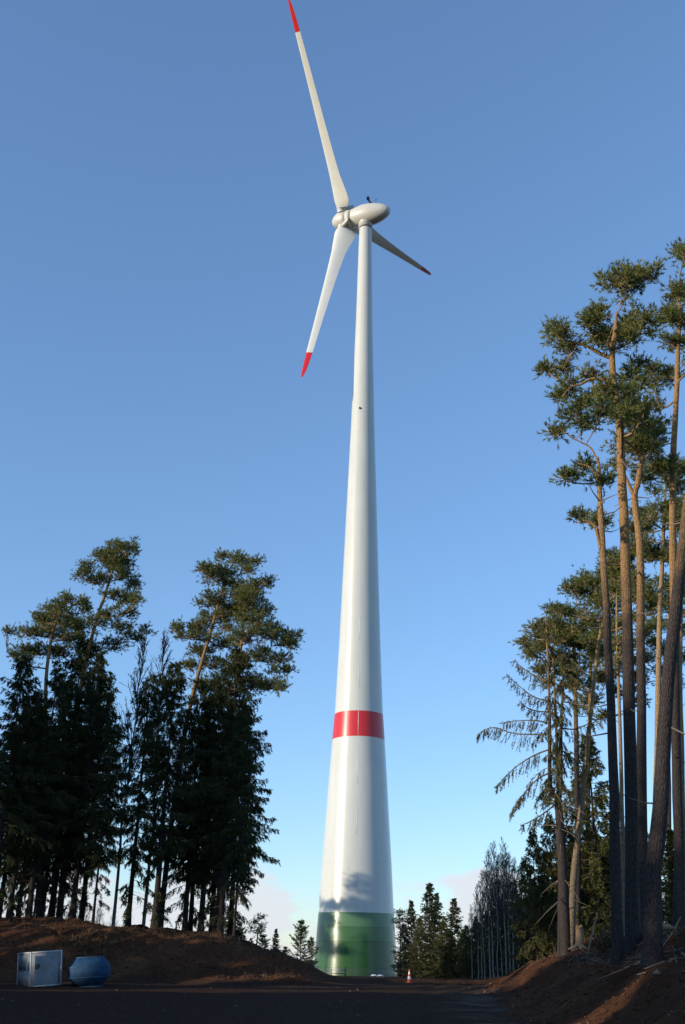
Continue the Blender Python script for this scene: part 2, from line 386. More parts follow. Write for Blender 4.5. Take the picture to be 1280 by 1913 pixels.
for i in range(len(joints) - 1):
    z0, z1 = joints[i], joints[i + 1]
    red = abs(z0 - 33.1) < .01
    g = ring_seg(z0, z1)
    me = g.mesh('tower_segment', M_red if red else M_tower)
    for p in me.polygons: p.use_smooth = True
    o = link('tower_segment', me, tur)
    if red: o['label'] = 'signal red ring of the tower'
    elif z1 < 7.1: o['label'] = 'green ring at the foot of the tower'
    if 3 <= i < 16 and i % 2 == 0 or red:                 # vertical shell joint with sealant
        s = G(); ph = rad(-92)
        for zz0, zz1 in ((z0 + 0.05, z1 - 0.05),):
            r0, r1 = tdiam(zz0) / 2, tdiam(zz1) / 2; wv = 0.03
            t = np.array([-math.sin(ph), math.cos(ph), 0]) * wv; n = np.array([math.cos(ph), math.sin(ph), 0])
            V = []
            for zz, r in ((zz0, r0), (zz1, r1)):
                for sg, dr in ((-1, -.02), (-1, .015), (1, .015), (1, -.02)): V.append(n * (r + dr) + t * sg + np.array([0, 0, zz]))
            s.add(V, [[0, 1, 5, 4], [1, 2, 6, 5], [2, 3, 7, 6], [0, 3, 2, 1], [4, 5, 6, 7]])
        part('joint_seal', s, M_seal, o)
# tower head collar with dark gap
def lathe_z(prof, k=48):
    g = G(); zs, rs_ = np.array([p[0] for p in prof]), np.array([p[1] for p in prof]); a = np.arange(k) * 2 * np.pi / k
    V = np.stack([rs_[:, None] * np.cos(a), rs_[:, None] * np.sin(a), np.repeat(zs[:, None], k, 1)], -1)
    n = len(zs); i = np.arange(n - 1)[:, None] * k; j = np.arange(k)[None, :]; j2 = (j + 1) % k
    g.add(V.reshape(-1, 3), np.stack([i + j, i + j2, i + k + j2, i + k + j], -1).reshape(-1, 4)); return g
part('yaw_gap', lathe_z([(133.15, 1.12), (133.5, 1.12)]), M_dark, tur, True)
part('yaw_collar', lathe_z([(133.42, 1.1), (133.46, 1.34), (135.7, 1.34)]), M_nac, tur, True)
part('tower_lamp', lathe_z([(-.15, 0.02), (-.15, .18), (.15, .18), (.15, .02)], 10), M_dark, tur).location = (-0.6, -2.08, 92.5)
# nacelle frame: X = upwind axis
YAW, TILT = rad(-28.12), rad(4.83)
AX = np.array([-math.cos(YAW) * math.cos(TILT), -math.sin(YAW) * math.cos(TILT), math.sin(TILT)])
U = np.cross(AX, [0, 0, 1]); U /= np.linalg.norm(U); V_ = np.cross(U, AX)
HB = np.array([0, 0, 136.56])
loc = lambda t, u, v: HB + t * AX + u * U + v * V_
def lathe_ax(prof, k=48, closed=False):
    g = G(); a = np.arange(k) * 2 * np.pi / k
    V = np.array([[loc(t, r * math.cos(x), r * math.sin(x)) for x in a] for t, r in prof])
    n = len(prof); i = np.arange(n - 1)[:, None] * k; j = np.arange(k)[None, :]; j2 = (j + 1) % k
    g.add(V.reshape(-1, 3), np.stack([i + j, i + j2, i + k + j2, i + k + j], -1).reshape(-1, 4)); return g
nprof = [(-5.35, 0.02), (-5.3, .3), (-5.15, .62), (-4.85, .98), (-4.3, 1.33), (-3.5, 1.66), (-2.6, 1.92), (-1.6, 2.11), (-.6, 2.21), (.3, 2.23), (1.1, 2.15), (1.8, 2.03), (2.3, 1.93), (2.6, 1.88), (2.64, 1.75)]
part('nacelle', lathe_ax(nprof), M_nac, tur, True)
part('nacelle_gap', lathe_ax([(2.55, 1.68), (2.85, 1.68)]), M_dark, tur, True)
sp = part('hub_ring', lathe_ax([(2.76, 1.68), (2.8, 1.86), (3.85, 1.86), (3.9, 1.76), (3.95, 1.76)]), M_nac, tur, True)
spin = part('spinner', lathe_ax([(3.92, 1.76), (3.96, 1.86), (4.6, 1.9), (5.3, 1.86), (6.0, 1.66), (6.6, 1.32), (7.05, .92), (7.32, .55), (7.44, .25), (7.47, .02)]), M_nac, tur, True)
# weather mast and beacon on top
g = G()
b0 = loc(-1.2, 0, 2.08)
up = np.array([0, 0, 1.0])
tube(g, [b0 - AX * .5, b0 + up * 1.0 + AX * .5, b0 + up * 1.9 + AX * .9], [.2, .2, .15], 8)
tube(g, [b0 - AX * .7, b0 + up * .5 + AX * .1], [.26, .18], 8)
part('weather_mast', g, M_dark, tur)
g = G(); tube(g, [b0 + up * 1.7 + AX * .85, b0 + up * 2.1 + AX * .9, b0 + up * 2.4 + AX * .9], [.30, .32, .14], 10); part('beacon_lamp', g, M_dark, tur)
g = G(); tube(g, [b0 + up * .6 - AX * .7 + U * .3, b0 + up * 1.4 - AX * .75 + U * .3], [.03, .03], 6); sticks(g, [b0 + up * 1.4 - AX * .95 + U * .3], [b0 + up * 1.4 - AX * .5 + U * .3], .05, .05); part('wind_vane', g, M_dark, tur)
g = G(); tube(g, [b0 - AX * .5, b0 + up * .7 - AX * .7 + U * .3], [.04, .03], 6); part('vane_post', g, M_dark, tur)
# blades, feathered
HT, R, CONE = 4.9, 41.57, rad(-1.19)
def airfoil(n=14):
    b = np.linspace(0, np.pi, n); x = 0.5 * (1 - np.cos(b))
    y = 5 * (0.2969 * np.sqrt(x) - 0.126 * x - 0.3516 * x ** 2 + 0.2843 * x ** 3 - 0.1015 * x ** 4)
    up_ = np.stack([x, y * 1.15], -1); lo = np.stack([x, -y * 0.75], -1)[1:-1][::-1]
    return np.vstack([up_, lo])
AF = airfoil()
CR_ = np.array([2.75, 3.3, 4.2, 6, 9, 14, 20, 28, 35.6, 38, 40, 41.0, 41.5, 41.57])
CC = np.array([3.3, 3.9, 4.2, 3.75, 2.85, 2.35, 1.95, 1.55, 1.22, 1.05, .82, .52, .25, .12])
CT = np.array([.42, .40, .36, .30, .26, .22, .20, .18, .17, .17, .17, .17, .17, .17])
def blade_frame(k):
    a = rad(-46.04 + 120 * k)
    e = U * math.sin(a) + V_ * math.cos(a)
    e = math.cos(CONE) * e + math.sin(CONE) * AX
    tg = np.cross(AX, e); tg /= np.linalg.norm(tg)
    return e, tg
def section(e, tg, r, pitch):
    c = np.interp(r, CR_, CC); th = np.interp(r, CR_, CT)
    chord = -AX * math.cos(pitch) + tg * math.sin(pitch) * BL_SIGN
    chord = chord - e * (chord @ e); chord /= np.linalg.norm(chord)
    nrm = np.cross(e, chord)
    o = HB + HT * AX + e * r
    pts = o + (AF[:, :1] - 0.27) * c * chord + AF[:, 1:] * c * th * nrm
    return pts
BL_SIGN = -1.0
def loft(g, secs, cap0=True, cap1=True):
    k = len(secs[0]); n = len(secs); i = np.arange(n - 1)[:, None] * k; j = np.arange(k)[None, :]; j2 = (j + 1) % k
    g.add(np.vstack(secs), np.stack([i + j, i + j2, i + k + j2, i + k + j], -1).reshape(-1, 4))
    for s, do in ((secs[0], cap0), (secs[-1], cap1)):
        if do:
            t = [[k, q, (q + 1) % k] for q in range(k)]; g.add(np.vstack([s, s.mean(0)]), None, t)
for k in range(3):
    e, tg = blade_frame(k)
    pit = lambda r: rad(25) - rad(12) * min(1, (r - 2.7) / 30)
    g = G(); loft(g, [section(e, tg, r, pit(r)) for r in [2.75, 2.8, 3.0, 3.3, 3.7, 4.2, 5, 6, 7.5, 9, 11.5, 14, 17, 20, 24, 28, 32, 35.6]], True, False)
    bl = part('blade', g, M_white, tur, True, None, True)
    m = bl.modifiers.new('edges', 'EDGE_SPLIT'); m.split_angle = rad(50)
    g = G(); loft(g, [section(e, tg, r, pit(r)) for r in [35.6, 36.5, 38, 39, 40, 40.5, 41, 41.3, 41.5, 41.57]], False, True)
    part('red_tip', g, M_red, bl, True, None, True)
    o = HB + HT * AX
    g = G(); tube(g, [o + e * r for r in (1.2, 1.9, 1.95, 2.1, 2.15, 2.9)], [.8, .8, .88, .88, .8, .78], 28)
    part('blade_root', g, M_nac, bl, True)
    # fixed fairing of the blade root left on the hub
    g = G(); secs = []
    for r, c in ((1.3, 2.2), (1.7, 2.3), (2.1, 2.35), (2.45, 2.3)):
        ch = -tg * BL_SIGN * 0.62 - AX * 0.8; ch /= np.linalg.norm(ch); nr = np.cross(e, ch); oo = o + e * r
        x = np.linspace(0, 1, 7)
        hw = 0.40 * (1 - x) ** 0.8 + 0.04
        secs.append(np.vstack([oo + (0.35 + x[:, None] * c) * ch + hw[:, None] * nr, (oo + (0.35 + x[:, None] * c) * ch - hw[:, None] * nr)[::-1]]))
    loft(g, secs); part('root_fairing', g, M_nac, spin, False, None, True)

# ------------------------------------------------------------------ things in the yard
def boxg(g, c, s, rz=0.0):
    c = np.array(c, float); h = np.array(s, float) / 2
    V = np.array([[x, y, z] for z in (-1, 1) for y in (-1, 1) for x in (-1, 1)], float) * h
    ca_, sa = math.cos(rz), math.sin(rz); V = np.stack([V[:, 0] * ca_ - V[:, 1] * sa, V[:, 0] * sa + V[:, 1] * ca_, V[:, 2]], -1) + c
    g.add(V, [[0, 2, 3, 1], [4, 5, 7, 6], [0, 1, 5, 4], [2, 6, 7, 3], [0, 4, 6, 2], [1, 3, 7, 5]])
def seat(o): return o
# grey site box
p = at(72, 1849, 50); z0 = gz(p[0], 50) - 0.03
bx = thing('site_box', 'pale grey square metal box with a round black hole, at the left bank foot', 'container', (p[0], 50, z0), rz=rad(37))
bx.rotation_euler = (rad(-2), rad(-4.5), rad(37))
bx.scale = (.81, .81, .81)
Wb, Hb, Db = 1.70, 1.68, 1.7
g = G(); boxg(g, (0, 0, Hb / 2 + .02), (Wb, Db, Hb - .04)); part('body', g, M_grey, bx)
g = G()
for sx in (-1, 1):
    for sy in (-1, 1): boxg(g, (sx * (Wb / 2 - .01), sy * (Db / 2 - .01), Hb / 2), (.07, .07, Hb + .02))
    for zz in (.035, Hb - .01): boxg(g, (sx * (Wb / 2 - .008), 0, zz), (.064, Db - .1, .07))
for sy in (-1, 1):
    for zz in (.035, Hb - .01): boxg(g, (0, sy * (Db / 2 - .008), zz), (Wb - .1, .064, .07))
part('corner_frame', g, M_edge, bx)
g = G(); a_ = [(-.62, .12), (.66, .10), (.66, 1.45), (-.62, 1.5)]; y0 = -Db / 2 - .004; tip = (.12, y0 - .14, .62)
g.add([(x, y0, z) for x, z in a_] + [tip], None, [[0, 1, 4], [1, 2, 4], [2, 3, 4], [3, 0, 4]]); part('dented_panel', g, M_grey, bx)
g = G(); tube(g, [(-.48, y0 - .10, 1.0), (-.48, y0 - .02, 1.0), (-.48, y0 + .05, 1.0)], [.12, .12, .12], 18); part('pipe_hole', g, M_dark, bx)
g = G(); boxg(g, (-Wb / 2 - .012, -.02, .42), (.02, Db - .22, .7)); boxg(g, (-Wb / 2 - .012, -.02, 1.22), (.02, Db - .22, .72)); part('side_door', g, M_grey, bx)
g = G(); tube(g, [(-Wb / 2 - .02, -.6, .5), (-Wb / 2 - .08, -.6, .52), (-Wb / 2 - .08, -.6, 1.18), (-Wb / 2 - .02, -.6, 1.2)], [.025] * 4, 8); part('door_handle', g, M_edge, bx)
# blue octagonal tank
p = at(166, 1847, 50.5); z0 = gz(p[0], 50.5) - 0.03
tk = thing('blue_tank', 'blue eight-sided bulging tank on the ground beside the grey box', 'tank', (p[0], 50.5, z0), rz=rad(7))
tk.scale = (.87, .87, .87); tk.rotation_euler = (0, rad(-4), rad(7))
def octa(prof, cham=.24):
    g = G(); pl = np.array([(1, -1 + cham), (1, 1 - cham), (1 - cham, 1), (-1 + cham, 1), (-1, 1 - cham), (-1, -1 + cham), (-1 + cham, -1), (1 - cham, -1)]); k = 8
    zs = np.array([q[0] for q in prof]); rs_ = np.array([q[1] for q in prof])
    V = np.concatenate([rs_[:, None, None] * pl[None], np.repeat(zs[:, None, None], k, 1)], -1)
    n = len(zs); i = np.arange(n - 1)[:, None] * k; j = np.arange(k)[None, :]; j2 = (j + 1) % k
    g.add(V.reshape(-1, 3), np.stack([i + j, i + j2, i + k + j2, i + k + j], -1).reshape(-1, 4))
    for s in (0, n - 1): g.add(np.vstack([V[s], V[s].mean(0)]), None, [[k, q, (q + 1) % k] for q in range(k)])
    return g
part('body', octa([(.05, .58), (.46, .98), (.94, .98), (1.36, .66)], .34), M_blue, tk, fix=True)
part('top_rim', octa([(1.362, .58), (1.362, .655), (1.40, .655), (1.40, .58)], .34), M_blue2, tk, fix=True)
for zr, rr in ((.455, .99), (.93, .99)): part('painted_bend_line', octa([(zr, rr - .03), (zr, rr), (zr + .025, rr), (zr + .025, rr - .03)], .34), M_blue2, tk, fix=True)  # added lighter strips, painting in the brightness break at the facet bends
part('base_skid', octa([(0, .64), (.055, .64)]), M_blue2, tk, fix=True)
# traffic cone
p = at(765, 1830, 68); z0 = gz(p[0], 68)
cn = thing('traffic_cone', 'orange and white traffic cone standing in front of the turbine', 'traffic cone', (p[0], 68, z0))
cn.scale = (.85, .85, .9)
def cone_seg(z0, z1):
    r = lambda z: .17 - .135 * z / .80
    return lathe_z([(z0, r(z0)), (z1, r(z1))], 20)
g = G(); boxg(g, (0, 0, .025), (.46, .46, .05), .4); part('base', g, M_orange, cn)
zs = [.05, .24, .40, .54, .68, .80]
for i in range(5):
    o = part('stripe', cone_seg(zs[i], zs[i + 1]), M_orange if i % 2 == 0 else M_cwhite, cn, True)
g = lathe_z([(.80, .035), (.815, .02), (.816, .001)], 20); part('tip', g, M_orange, cn, True)
# rack, plates and posts at the tower foot
p = at(631, 1820, 160); z0 = gz(p[0], 160)
rk = thing('barrier_rack', 'small steel barrier rack with a pale top rail at the green tower foot', 'barrier', (p[0], 160, z0))
g = G()
for x in (-.9, .9): boxg(g, (x, 0, .45), (.09, .09, .9))
boxg(g, (0, 0, .35), (1.71, .06, .08)); part('frame', g, M_dark, rk)
g = G(); boxg(g, (0, 0, .80), (1.70, .5, .12)); part('top_rail', g, M_edge, rk)
for x in (1.1,):
    g = G(); boxg(g, (x, 0, .6), (.14, .14, 1.2)); part('post', g, M_dark, rk)
for i, (px, lb) in enumerate(((699, 'left one of two white sacks lying flat at the tower foot'), (711, 'right one of two white sacks lying flat at the tower foot'))):
    p = at(px, 1821, 158); 
    st = link('white_sack', None) if False else None
    g = G(); xs = np.linspace(-.45, .45, 7); ys = np.linspace(-.3, .3, 5); GX, GY = np.meshgrid(xs, ys)
    tz_ = .24 * (1 - (GX / .5) ** 4) * (1 - (GY / .34) ** 4) + .04 * vnoise(GX + i * 3, GY, .2, 5)
    idx2 = np.arange(35).reshape(5, 7); qq = np.stack([idx2[:-1, :-1], idx2[:-1, 1:], idx2[1:, 1:], idx2[1:, :-1]], -1).reshape(-1, 4)
    g.add(np.stack([GX, GY, tz_ + .05], -1).reshape(-1, 3), qq); g.add(np.stack([GX, GY, 0 * GX], -1).reshape(-1, 3), qq[:, ::-1])
    o = part('white_sack', g, M_sack, None, True); o.location = (p[0], 158, gz(p[0], 158) + .02); o['label'] = lb; o['category'] = 'sack'; o['group'] = 'white sacks at the tower foot'
p = at(587, 1820, 163)
po = thing('marker_post', 'short dark post at the left edge of the green tower foot', 'post', (p[0], 163, gz(p[0], 163)))
g = G(); tube(g, [(0, 0, 0), (0, 0, 1.2), (0, 0, 1.25)], [.13, .13, .05], 8); part('shaft', g, M_dark, po)
g = G(); tube(g, [(0, 0, 1.0), (0, 0, 1.3)], [.17, .17], 8); part('cap', g, M_edge, po)

# ------------------------------------------------------------------ trees
def smooth_path(P, n):
    P = np.asarray(P, float); t = np.linspace(0, 1, len(P)); tt = np.linspace(0, 1, n)
    out_ = np.empty((n, 3))
    # catmull-rom
    for j, s in enumerate(tt):
        f = s * (len(P) - 1); i = min(int(f), len(P) - 2); u = f - i
        p0, p1, p2, p3 = P[max(i - 1, 0)], P[i], P[i + 1], P[min(i + 2, len(P) - 1)]
        out_[j] = 0.5 * (2 * p1 + (p2 - p0) * u + (2 * p0 - 5 * p1 + 4 * p2 - p3) * u * u + (3 * p1 - p0 - 3 * p2 + p3) * u ** 3)
    return out_
def foliage_pad(gn, gt, c, rx, ry, rz, rs, dens=300, ln=0.17, wd=0.036, m=11, clump=0.19):
    n_c = max(6, int(29 * (rx * rz) ** 0.75))
    d = unit(rs.normal(0, 1, (n_c, 3))); d[:, 2] = np.where(d[:, 2] < -0.35, -d[:, 2] * .6, d[:, 2])
    rad_ = rs.uniform(0.25, 1.0, (n_c, 1)) ** 0.6 * np.where(rs.uniform(size=(n_c, 1)) < .22, 1.32, 1.0)
    cc = c + d * rad_ * np.array([rx, ry, rz])
    root = c + np.array([0, 0, -0.35 * rz])
    mid = root + (cc - root) * 0.5 + rs.normal(0, .08, cc.shape)
    sticks(gt, np.repeat(root[None], n_c, 0), mid, .028, .018); sticks(gt, mid, cc, .018, .01)
    n_t = max(6, int(dens / 20))
    off = rs.normal(0, clump, (n_c, n_t, 3)) * np.array([1, 1, .75])
    off = off * (0.7 + 0.6 * rs.uniform(size=(n_c, 1, 1)))
    tp = cc[:, None] + off
    D = unit(off * np.array([1, 1, .8]) + (cc - root)[:, None] * .15 + np.array([0, 0, .10]))
    sticks(gt, np.repeat(cc[:, None], n_t, 1).reshape(-1, 3)[::2], tp.reshape(-1, 3)[::2], .009, .005)
    needles(gn, tp.reshape(-1, 3), D.reshape(-1, 3), m, ln, wd, 0.62, rs)
def pine(name, label, paths, pads, Y, r0, group, seed, bark=None, leaf=None, cat='pine tree', fine=1.0, stubs=0, zs=1.3, fill=0):
    """paths: photo-pixel trunk polylines (first is the stem); pads: (px, py, rx, ry) foliage clumps in pixels"""
    rs = np.random.default_rng(seed)
    P0 = np.array([at(x, y, Y) for x, y in paths[0]])
    base = P0[0].copy(); base[2] = gz(base[0], Y) - 0.12
    P0[0] = base
    if P0[1][2] < base[2] + .5: P0 = np.delete(P0, 1, 0)
    t = thing(name, label, cat, base, group)
    g = G(); Pp = smooth_path(P0, 26); h = np.linspace(0, 1, 26)
    wob = rs.normal(0, 1, (26, 2)); wob = (wob + np.roll(wob, 1, 0)) * .5; Pp[1:, :2] += wob[1:] * r0 * .07
    r0 = r0 * .84
    Rr = r0 * (1 - 0.66 * h ** 0.9) * (1 + 0.35 * np.exp(-h * 45)) * np.clip((1.02 - h) / .14, .08, 1)
    tube(g, Pp, Rr, 14, True, .035, rs)
    allp = [(Pp, Rr)]
    for q in paths[1:]:
        Q = np.array([at(x, y, Y) for x, y in q]); d = np.linalg.norm(Pp - Q[0], axis=1); i = d.argmin(); Q[0] = Pp[i]
        Qp = smooth_path(Q, 14); Qr = np.linspace(Rr[i] * .7, Rr[i] * .22, 14); tube(g, Qp, Qr, 10, True, .035, rs); allp.append((Qp, Qr))
    part('trunk', g, bark or M_bark, t, True, base)
    gn = G()
    Tp = np.vstack([a for a, b in allp]); Tr = np.concatenate([b for a, b in allp])
    _d = lambda q: np.linalg.norm((Tp - at(q[0], q[1], Y))[:, [0, 2]], axis=1).min()
    for pd in sorted(pads, key=_d):
        px, py, rx, rz = pd[:4]
        k = ppm(py, Y); fz = rs.uniform(.8, 1.15); rx *= k * fz; rz *= k * zs * fz; ry = rx * .9
        c = at(px, py, Y); 
        dt = np.linalg.norm((Tp - c)[:, [0, 2]], axis=1).min()
        dy = (pd[4] if len(pd) > 4 else rs.uniform(-1, 1) * (0.5 + max(0.0, 1.8 - 0.7 * dt)))
        # keep it on the same line of growth: shift in depth only by real metres
        c = c + np.array([0, dy, 0])
        cand = np.where(Tp[:, 2] < c[2] - 0.15 * np.linalg.norm((Tp - c)[:, :2], axis=1) + .3)[0]
        if len(cand) == 0: cand = np.arange(len(Tp))
        d = np.linalg.norm(Tp[cand] - c, axis=1); j = cand[d.argmin()]
        a0 = Tp[j]; b1 = c + np.array([0, 0, -0.3 * rz])
        mid = (a0 + b1) / 2 + np.array([0, 0, -0.06 * d.min()]) + rs.normal(0, .06 * d.min(), 3)
        Lp = smooth_path([a0, mid, b1], 7); rl = min(Tr[j] * .5, .03 + .025 * d.min())
        gl = G(); tube(gl, Lp, np.linspace(rl, .03, 7), 6, False)
        foliage_pad(gn, gl, c, rx, ry, rz, rs, dens=300 * fine)
        Tp = np.vstack([Tp, Lp[2:]]); Tr = np.concatenate([Tr, np.linspace(rl, .03, 7)[2:] * 1.6])
        ks = int(6 + 10 * rx); f_ = rs.uniform(.45, 1, ks) * 6; i_ = np.minimum(f_.astype(int), 5); q_ = Lp[i_] + (Lp[i_ + 1] - Lp[i_]) * (f_ - i_)[:, None]
        d_ = unit(rs.normal(0, 1, (ks, 3)) + np.array([0, 0, .5])); e2 = q_ + d_ * rs.uniform(.15, .55, (ks, 1)); sticks(gl, q_, e2, .01, .006); needles(gn, e2, d_, 14, .17, .034, .7, rs)
        part('limb', gl, M_limb, t, True, base)
    for q in range(fill):                         # thin inner foliage along the upper stem
        ff = rs.uniform(.60, .97) * 25; i = int(ff); a = rs.uniform(0, 6.28); o_ = Pp[i]; c = o_ + np.array([math.cos(a), math.sin(a), .25]) * rs.uniform(.5, 1.3)
        gl = G(); tube(gl, [o_, (o_ + c) / 2 + np.array([0, 0, -.05]), c], [.035, .03, .015], 5, False); foliage_pad(gn, gl, c, rs.uniform(.35, .7), .5, rs.uniform(.25, .45), rs, dens=150); part('limb', gl, M_limb, t, True, base)
    if stubs:
        js = rs.integers(6, 20, stubs)
        a = Pp[js]; dirs = unit(np.stack([rs.normal(0, 1, stubs), rs.normal(0, 1, stubs), rs.normal(-.1, .3, stubs)], -1)); ll = rs.uniform(.25, 1.3, (stubs, 1))
        m_ = a + dirs * ll * .6; e_ = a + dirs * ll + np.array([0, 0, .1]) + rs.normal(0, .1, (stubs, 3))
        for q in range(stubs):
            gs = G(); tube(gs, [a[q], m_[q], e_[q]], [.032, .02, .008], 5, False); part('dead_branch', gs, M_twig, t, False, base)
    if gn.n: part('crown', gn, leaf or M_pine, t, False, base)
    return t

def droop_branch(gn, gt, P, rs, hang=0.8, nl=.16, wd=.035, dens=1.0, r0=.04):
    """P: spine points; hanging needle-clad twigs along it"""
    n = len(P); Lg = np.linalg.norm(np.diff(P, axis=0), axis=1).sum()
    sticks(gt, P[:-1], P[1:], np.linspace(r0, .012, n)[:-1], np.linspace(r0, .012, n)[1:])
    k = max(4, int(Lg * 7 * dens)); s = rs.uniform(.18, 1, k) * (n - 1); i = np.minimum(s.astype(int), n - 2); u = (s - i)[:, None]
    a = P[i] * (1 - u) + P[i + 1] * u; T = unit(P[i + 1] - P[i])
    side = unit(np.cross(T, [0, 0, 1.0])) * rs.choice([-1, 1], (k, 1))
    fr = (s / (n - 1))[:, None]
    d = unit(T * rs.uniform(.2, .7, (k, 1)) + side * rs.uniform(.1, .9, (k, 1)) + np.array([0, 0, -1.0]) * hang * rs.uniform(.3, 1.3, (k, 1)))
    ln = (min(0.35, 0.05 + .28 * Lg) + 0.35 * Lg * (1 - fr) * .5) * rs.uniform(.5, 1.2, (k, 1))
    b = a + d * ln + np.array([0, 0, -0.12]) * ln
    sticks(gt, a, b, .008, .004)
    m = 10
    f = rs.uniform(0.1, 1, (k, m, 1)); cp = a[:, None] * (1 - f) + b[:, None] * f
    D = np.repeat(unit(b - a)[:, None], m, 1).reshape(-1, 3)
    needles(gn, cp.reshape(-1, 3), D, 2, nl, wd, .55, rs)
    kk = max(3, int(Lg * 8)); s = rs.uniform(.25, 1, kk) * (n - 1); i = np.minimum(s.astype(int), n - 2); u = (s - i)[:, None]
    needles(gn, P[i] * (1 - u) + P[i + 1] * u, unit(P[i + 1] - P[i]), 4, nl, wd, .8, rs)
def spruce_meshes(seed, H, clear, rmax, whorl=.5, per=5, hang=.8, r0=None, gap=.12, dens=1.4, nl=.22, wd=.06, leaf=None, dead=True, lean=0.0, topup=.35, pw=.8):
    rs = np.random.default_rng(seed); r0 = r0 or H * .0105
    gt, gb, gn = G(), G(), G()
    n = 16; h = np.linspace(0, 1, n)
    P = np.stack([lean * H * h + np.cumsum(rs.normal(0, .012 * r0 * 4, n)), np.cumsum(rs.normal(0, .012 * r0 * 4, n)), H * h], -1); P[0, :2] = 0
    tube(gt, P, r0 * (1 - .93 * h) * (1 + .4 * np.exp(-h * 40)), 10, True, .03, rs)
    if clear > .14:                               # a few ragged leftover branches low on the stem
        for q in range(int(clear * H * 1.1)):
            zl = rs.uniform(.25, 1) * clear * H; a = rs.uniform(0, 6.28); Lb = rmax * rs.uniform(.25, .8); s = np.linspace(0, 1, 6)
            c = np.array([np.interp(zl, P[:, 2], P[:, 0]), np.interp(zl, P[:, 2], P[:, 1]), zl])
            droop_branch(gn, gb, c + np.stack([np.cos(a) * Lb * s, np.sin(a) * Lb * s, -Lb * .55 * s ** 1.5], -1), rs, 1.3, nl, wd, dens * .8, .02)
    z = clear * H
    while z < H * .985:
        t = (z - clear * H) / (H * (1 - clear))
        R_ = rmax * min(1.0, (1 - t) ** pw * 1.12) * (0.65 + .35 * min(1, t * 5))
        a0 = rs.uniform(0, 6.28)
        for j in range(per):
            if rs.uniform() < gap: continue
            a = a0 + j * 6.283 / per + rs.normal(0, .25); Lb = R_ * (rs.uniform(.35, 1.0) if rs.uniform() < .75 else rs.uniform(1.0, 1.45)) + .1
            s = np.linspace(0, 1, 6)
            sag = hang * .55 * (1 - t) - topup * t
            dz = Lb * (0.10 * s - sag * s ** 1.6 + .16 * s ** 4 * (1 - t))
            c = np.array([np.interp(z, P[:, 2], P[:, 0]), np.interp(z, P[:, 2], P[:, 1]), z + rs.normal(0, .1)])
            B = c + np.stack([np.cos(a) * Lb * s, np.sin(a) * Lb * s, dz], -1)
            B[2:-1] += rs.normal(0, .03 * Lb, (3, 3))
            droop_branch(gn, gb, B, rs, hang, nl, wd, dens, .012 + .012 * Lb)
        z += whorl * rs.uniform(.7, 1.3) * (1 - .45 * t)
    needles(gn, np.array([P[-1]] * 6) - np.array([0, 0, .3]) * rs.uniform(0, 1, (6, 1)), np.array([[0, 0, 1.0]] * 6), 6, nl, wd, .5, rs)
    if dead:
        k = int(clear * H * 3.0); zz = rs.uniform(.08, 1, k) * clear * H; a = rs.uniform(0, 6.28, k); l = rs.uniform(.3, 1.0, k) * rmax * .55
        A = np.stack([np.interp(zz, P[:, 2], P[:, 0]), np.interp(zz, P[:, 2], P[:, 1]), zz], -1)
        Bm = A + np.stack([np.cos(a) * l * .6, np.sin(a) * l * .6, -.1 * l], -1); E_ = A + np.stack([np.cos(a + .15) * l, np.sin(a + .15) * l, -.3 * l], -1)
        sticks(gb, A, Bm, .016, .011); sticks(gb, Bm, E_, .011, .005)
    return gt.mesh('trunk', M_sbark, True), gb.mesh('branches', M_twig), gn.mesh('crown', leaf or M_spruce)
def spruce_root(name, ms, label, loc, group=None, cat='spruce tree', rz=0, sc=1.0):
    t = thing(name, label, cat, loc, group, rz)
    t.scale = sc if isinstance(sc, tuple) else (sc, sc, sc)
    for n_, me in zip(('trunk', 'branches', 'crown'), ms): link(n_, me, t)
    return t
# a library of spruce kinds, shared meshes (kind -> meshes, natural height)
SP = {
 'tall':   (spruce_meshes(1, 26, .27, 3.5, .46, 5, 1.15, gap=.24, pw=.55), 26),
 'tall2':  (spruce_meshes(2, 25, .22, 3.3, .46, 5, 1.2, gap=.3, pw=.6), 25),
 'ragged': (spruce_meshes(3, 24, .25, 3.9, .55, 4, 1.35, gap=.34, pw=.6), 24),
 'slim':   (spruce_meshes(4, 22, .30, 2.4, .6, 4, 1.2, r0=.13, gap=.3), 22),
 'young':  (spruce_meshes(5, 10, .06, 2.0, .30, 6, .5, r0=.11, dens=.9, nl=.15, leaf=M_olive, dead=False), 10),
 'young2': (spruce_meshes(6, 10, .04, 1.7, .28, 6, .35, r0=.10, dens=.9, nl=.15, dead=False, topup=.5), 10),
 'bushy':  (spruce_meshes(7, 8, .05, 2.3, .34, 6, -.1, r0=.10, dens=.8, nl=.2, wd=.05, leaf=M_pine, dead=False, gap=.3, topup=.6), 8),
 'hang':   (spruce_meshes(8, 14, .10, 2.8, .50, 5, 1.2, r0=.14, leaf=M_olive, gap=.38, dens=1.1, pw=.7), 14),
 'shade':  (spruce_meshes(9, 25, .05, 3.0, .55, 6, .7, gap=.05, dens=.9, nl=.3, wd=.10, dead=False), 25),
}
used = set()
def put_spruce(kind, px, top, Y, label, group=None, base_py=None, rz=None, wide=1.0, name='spruce_tree', cat='spruce tree'):
    ms, H = SP[kind]
    # stand it on the terrain where the photo's foot falls
    b = at(px, base_py or 1740, Y); z = gz(b[0], Y) - .1
    h = at(px, top, Y)[2] - z; s = h / H
    return spruce_root(name, ms, label, (b[0], Y, z), group, cat, rng.uniform(0, 6.28) if rz is None else rz, (s * wide, s * wide, s))

RG = 'tall pines on the right bank'
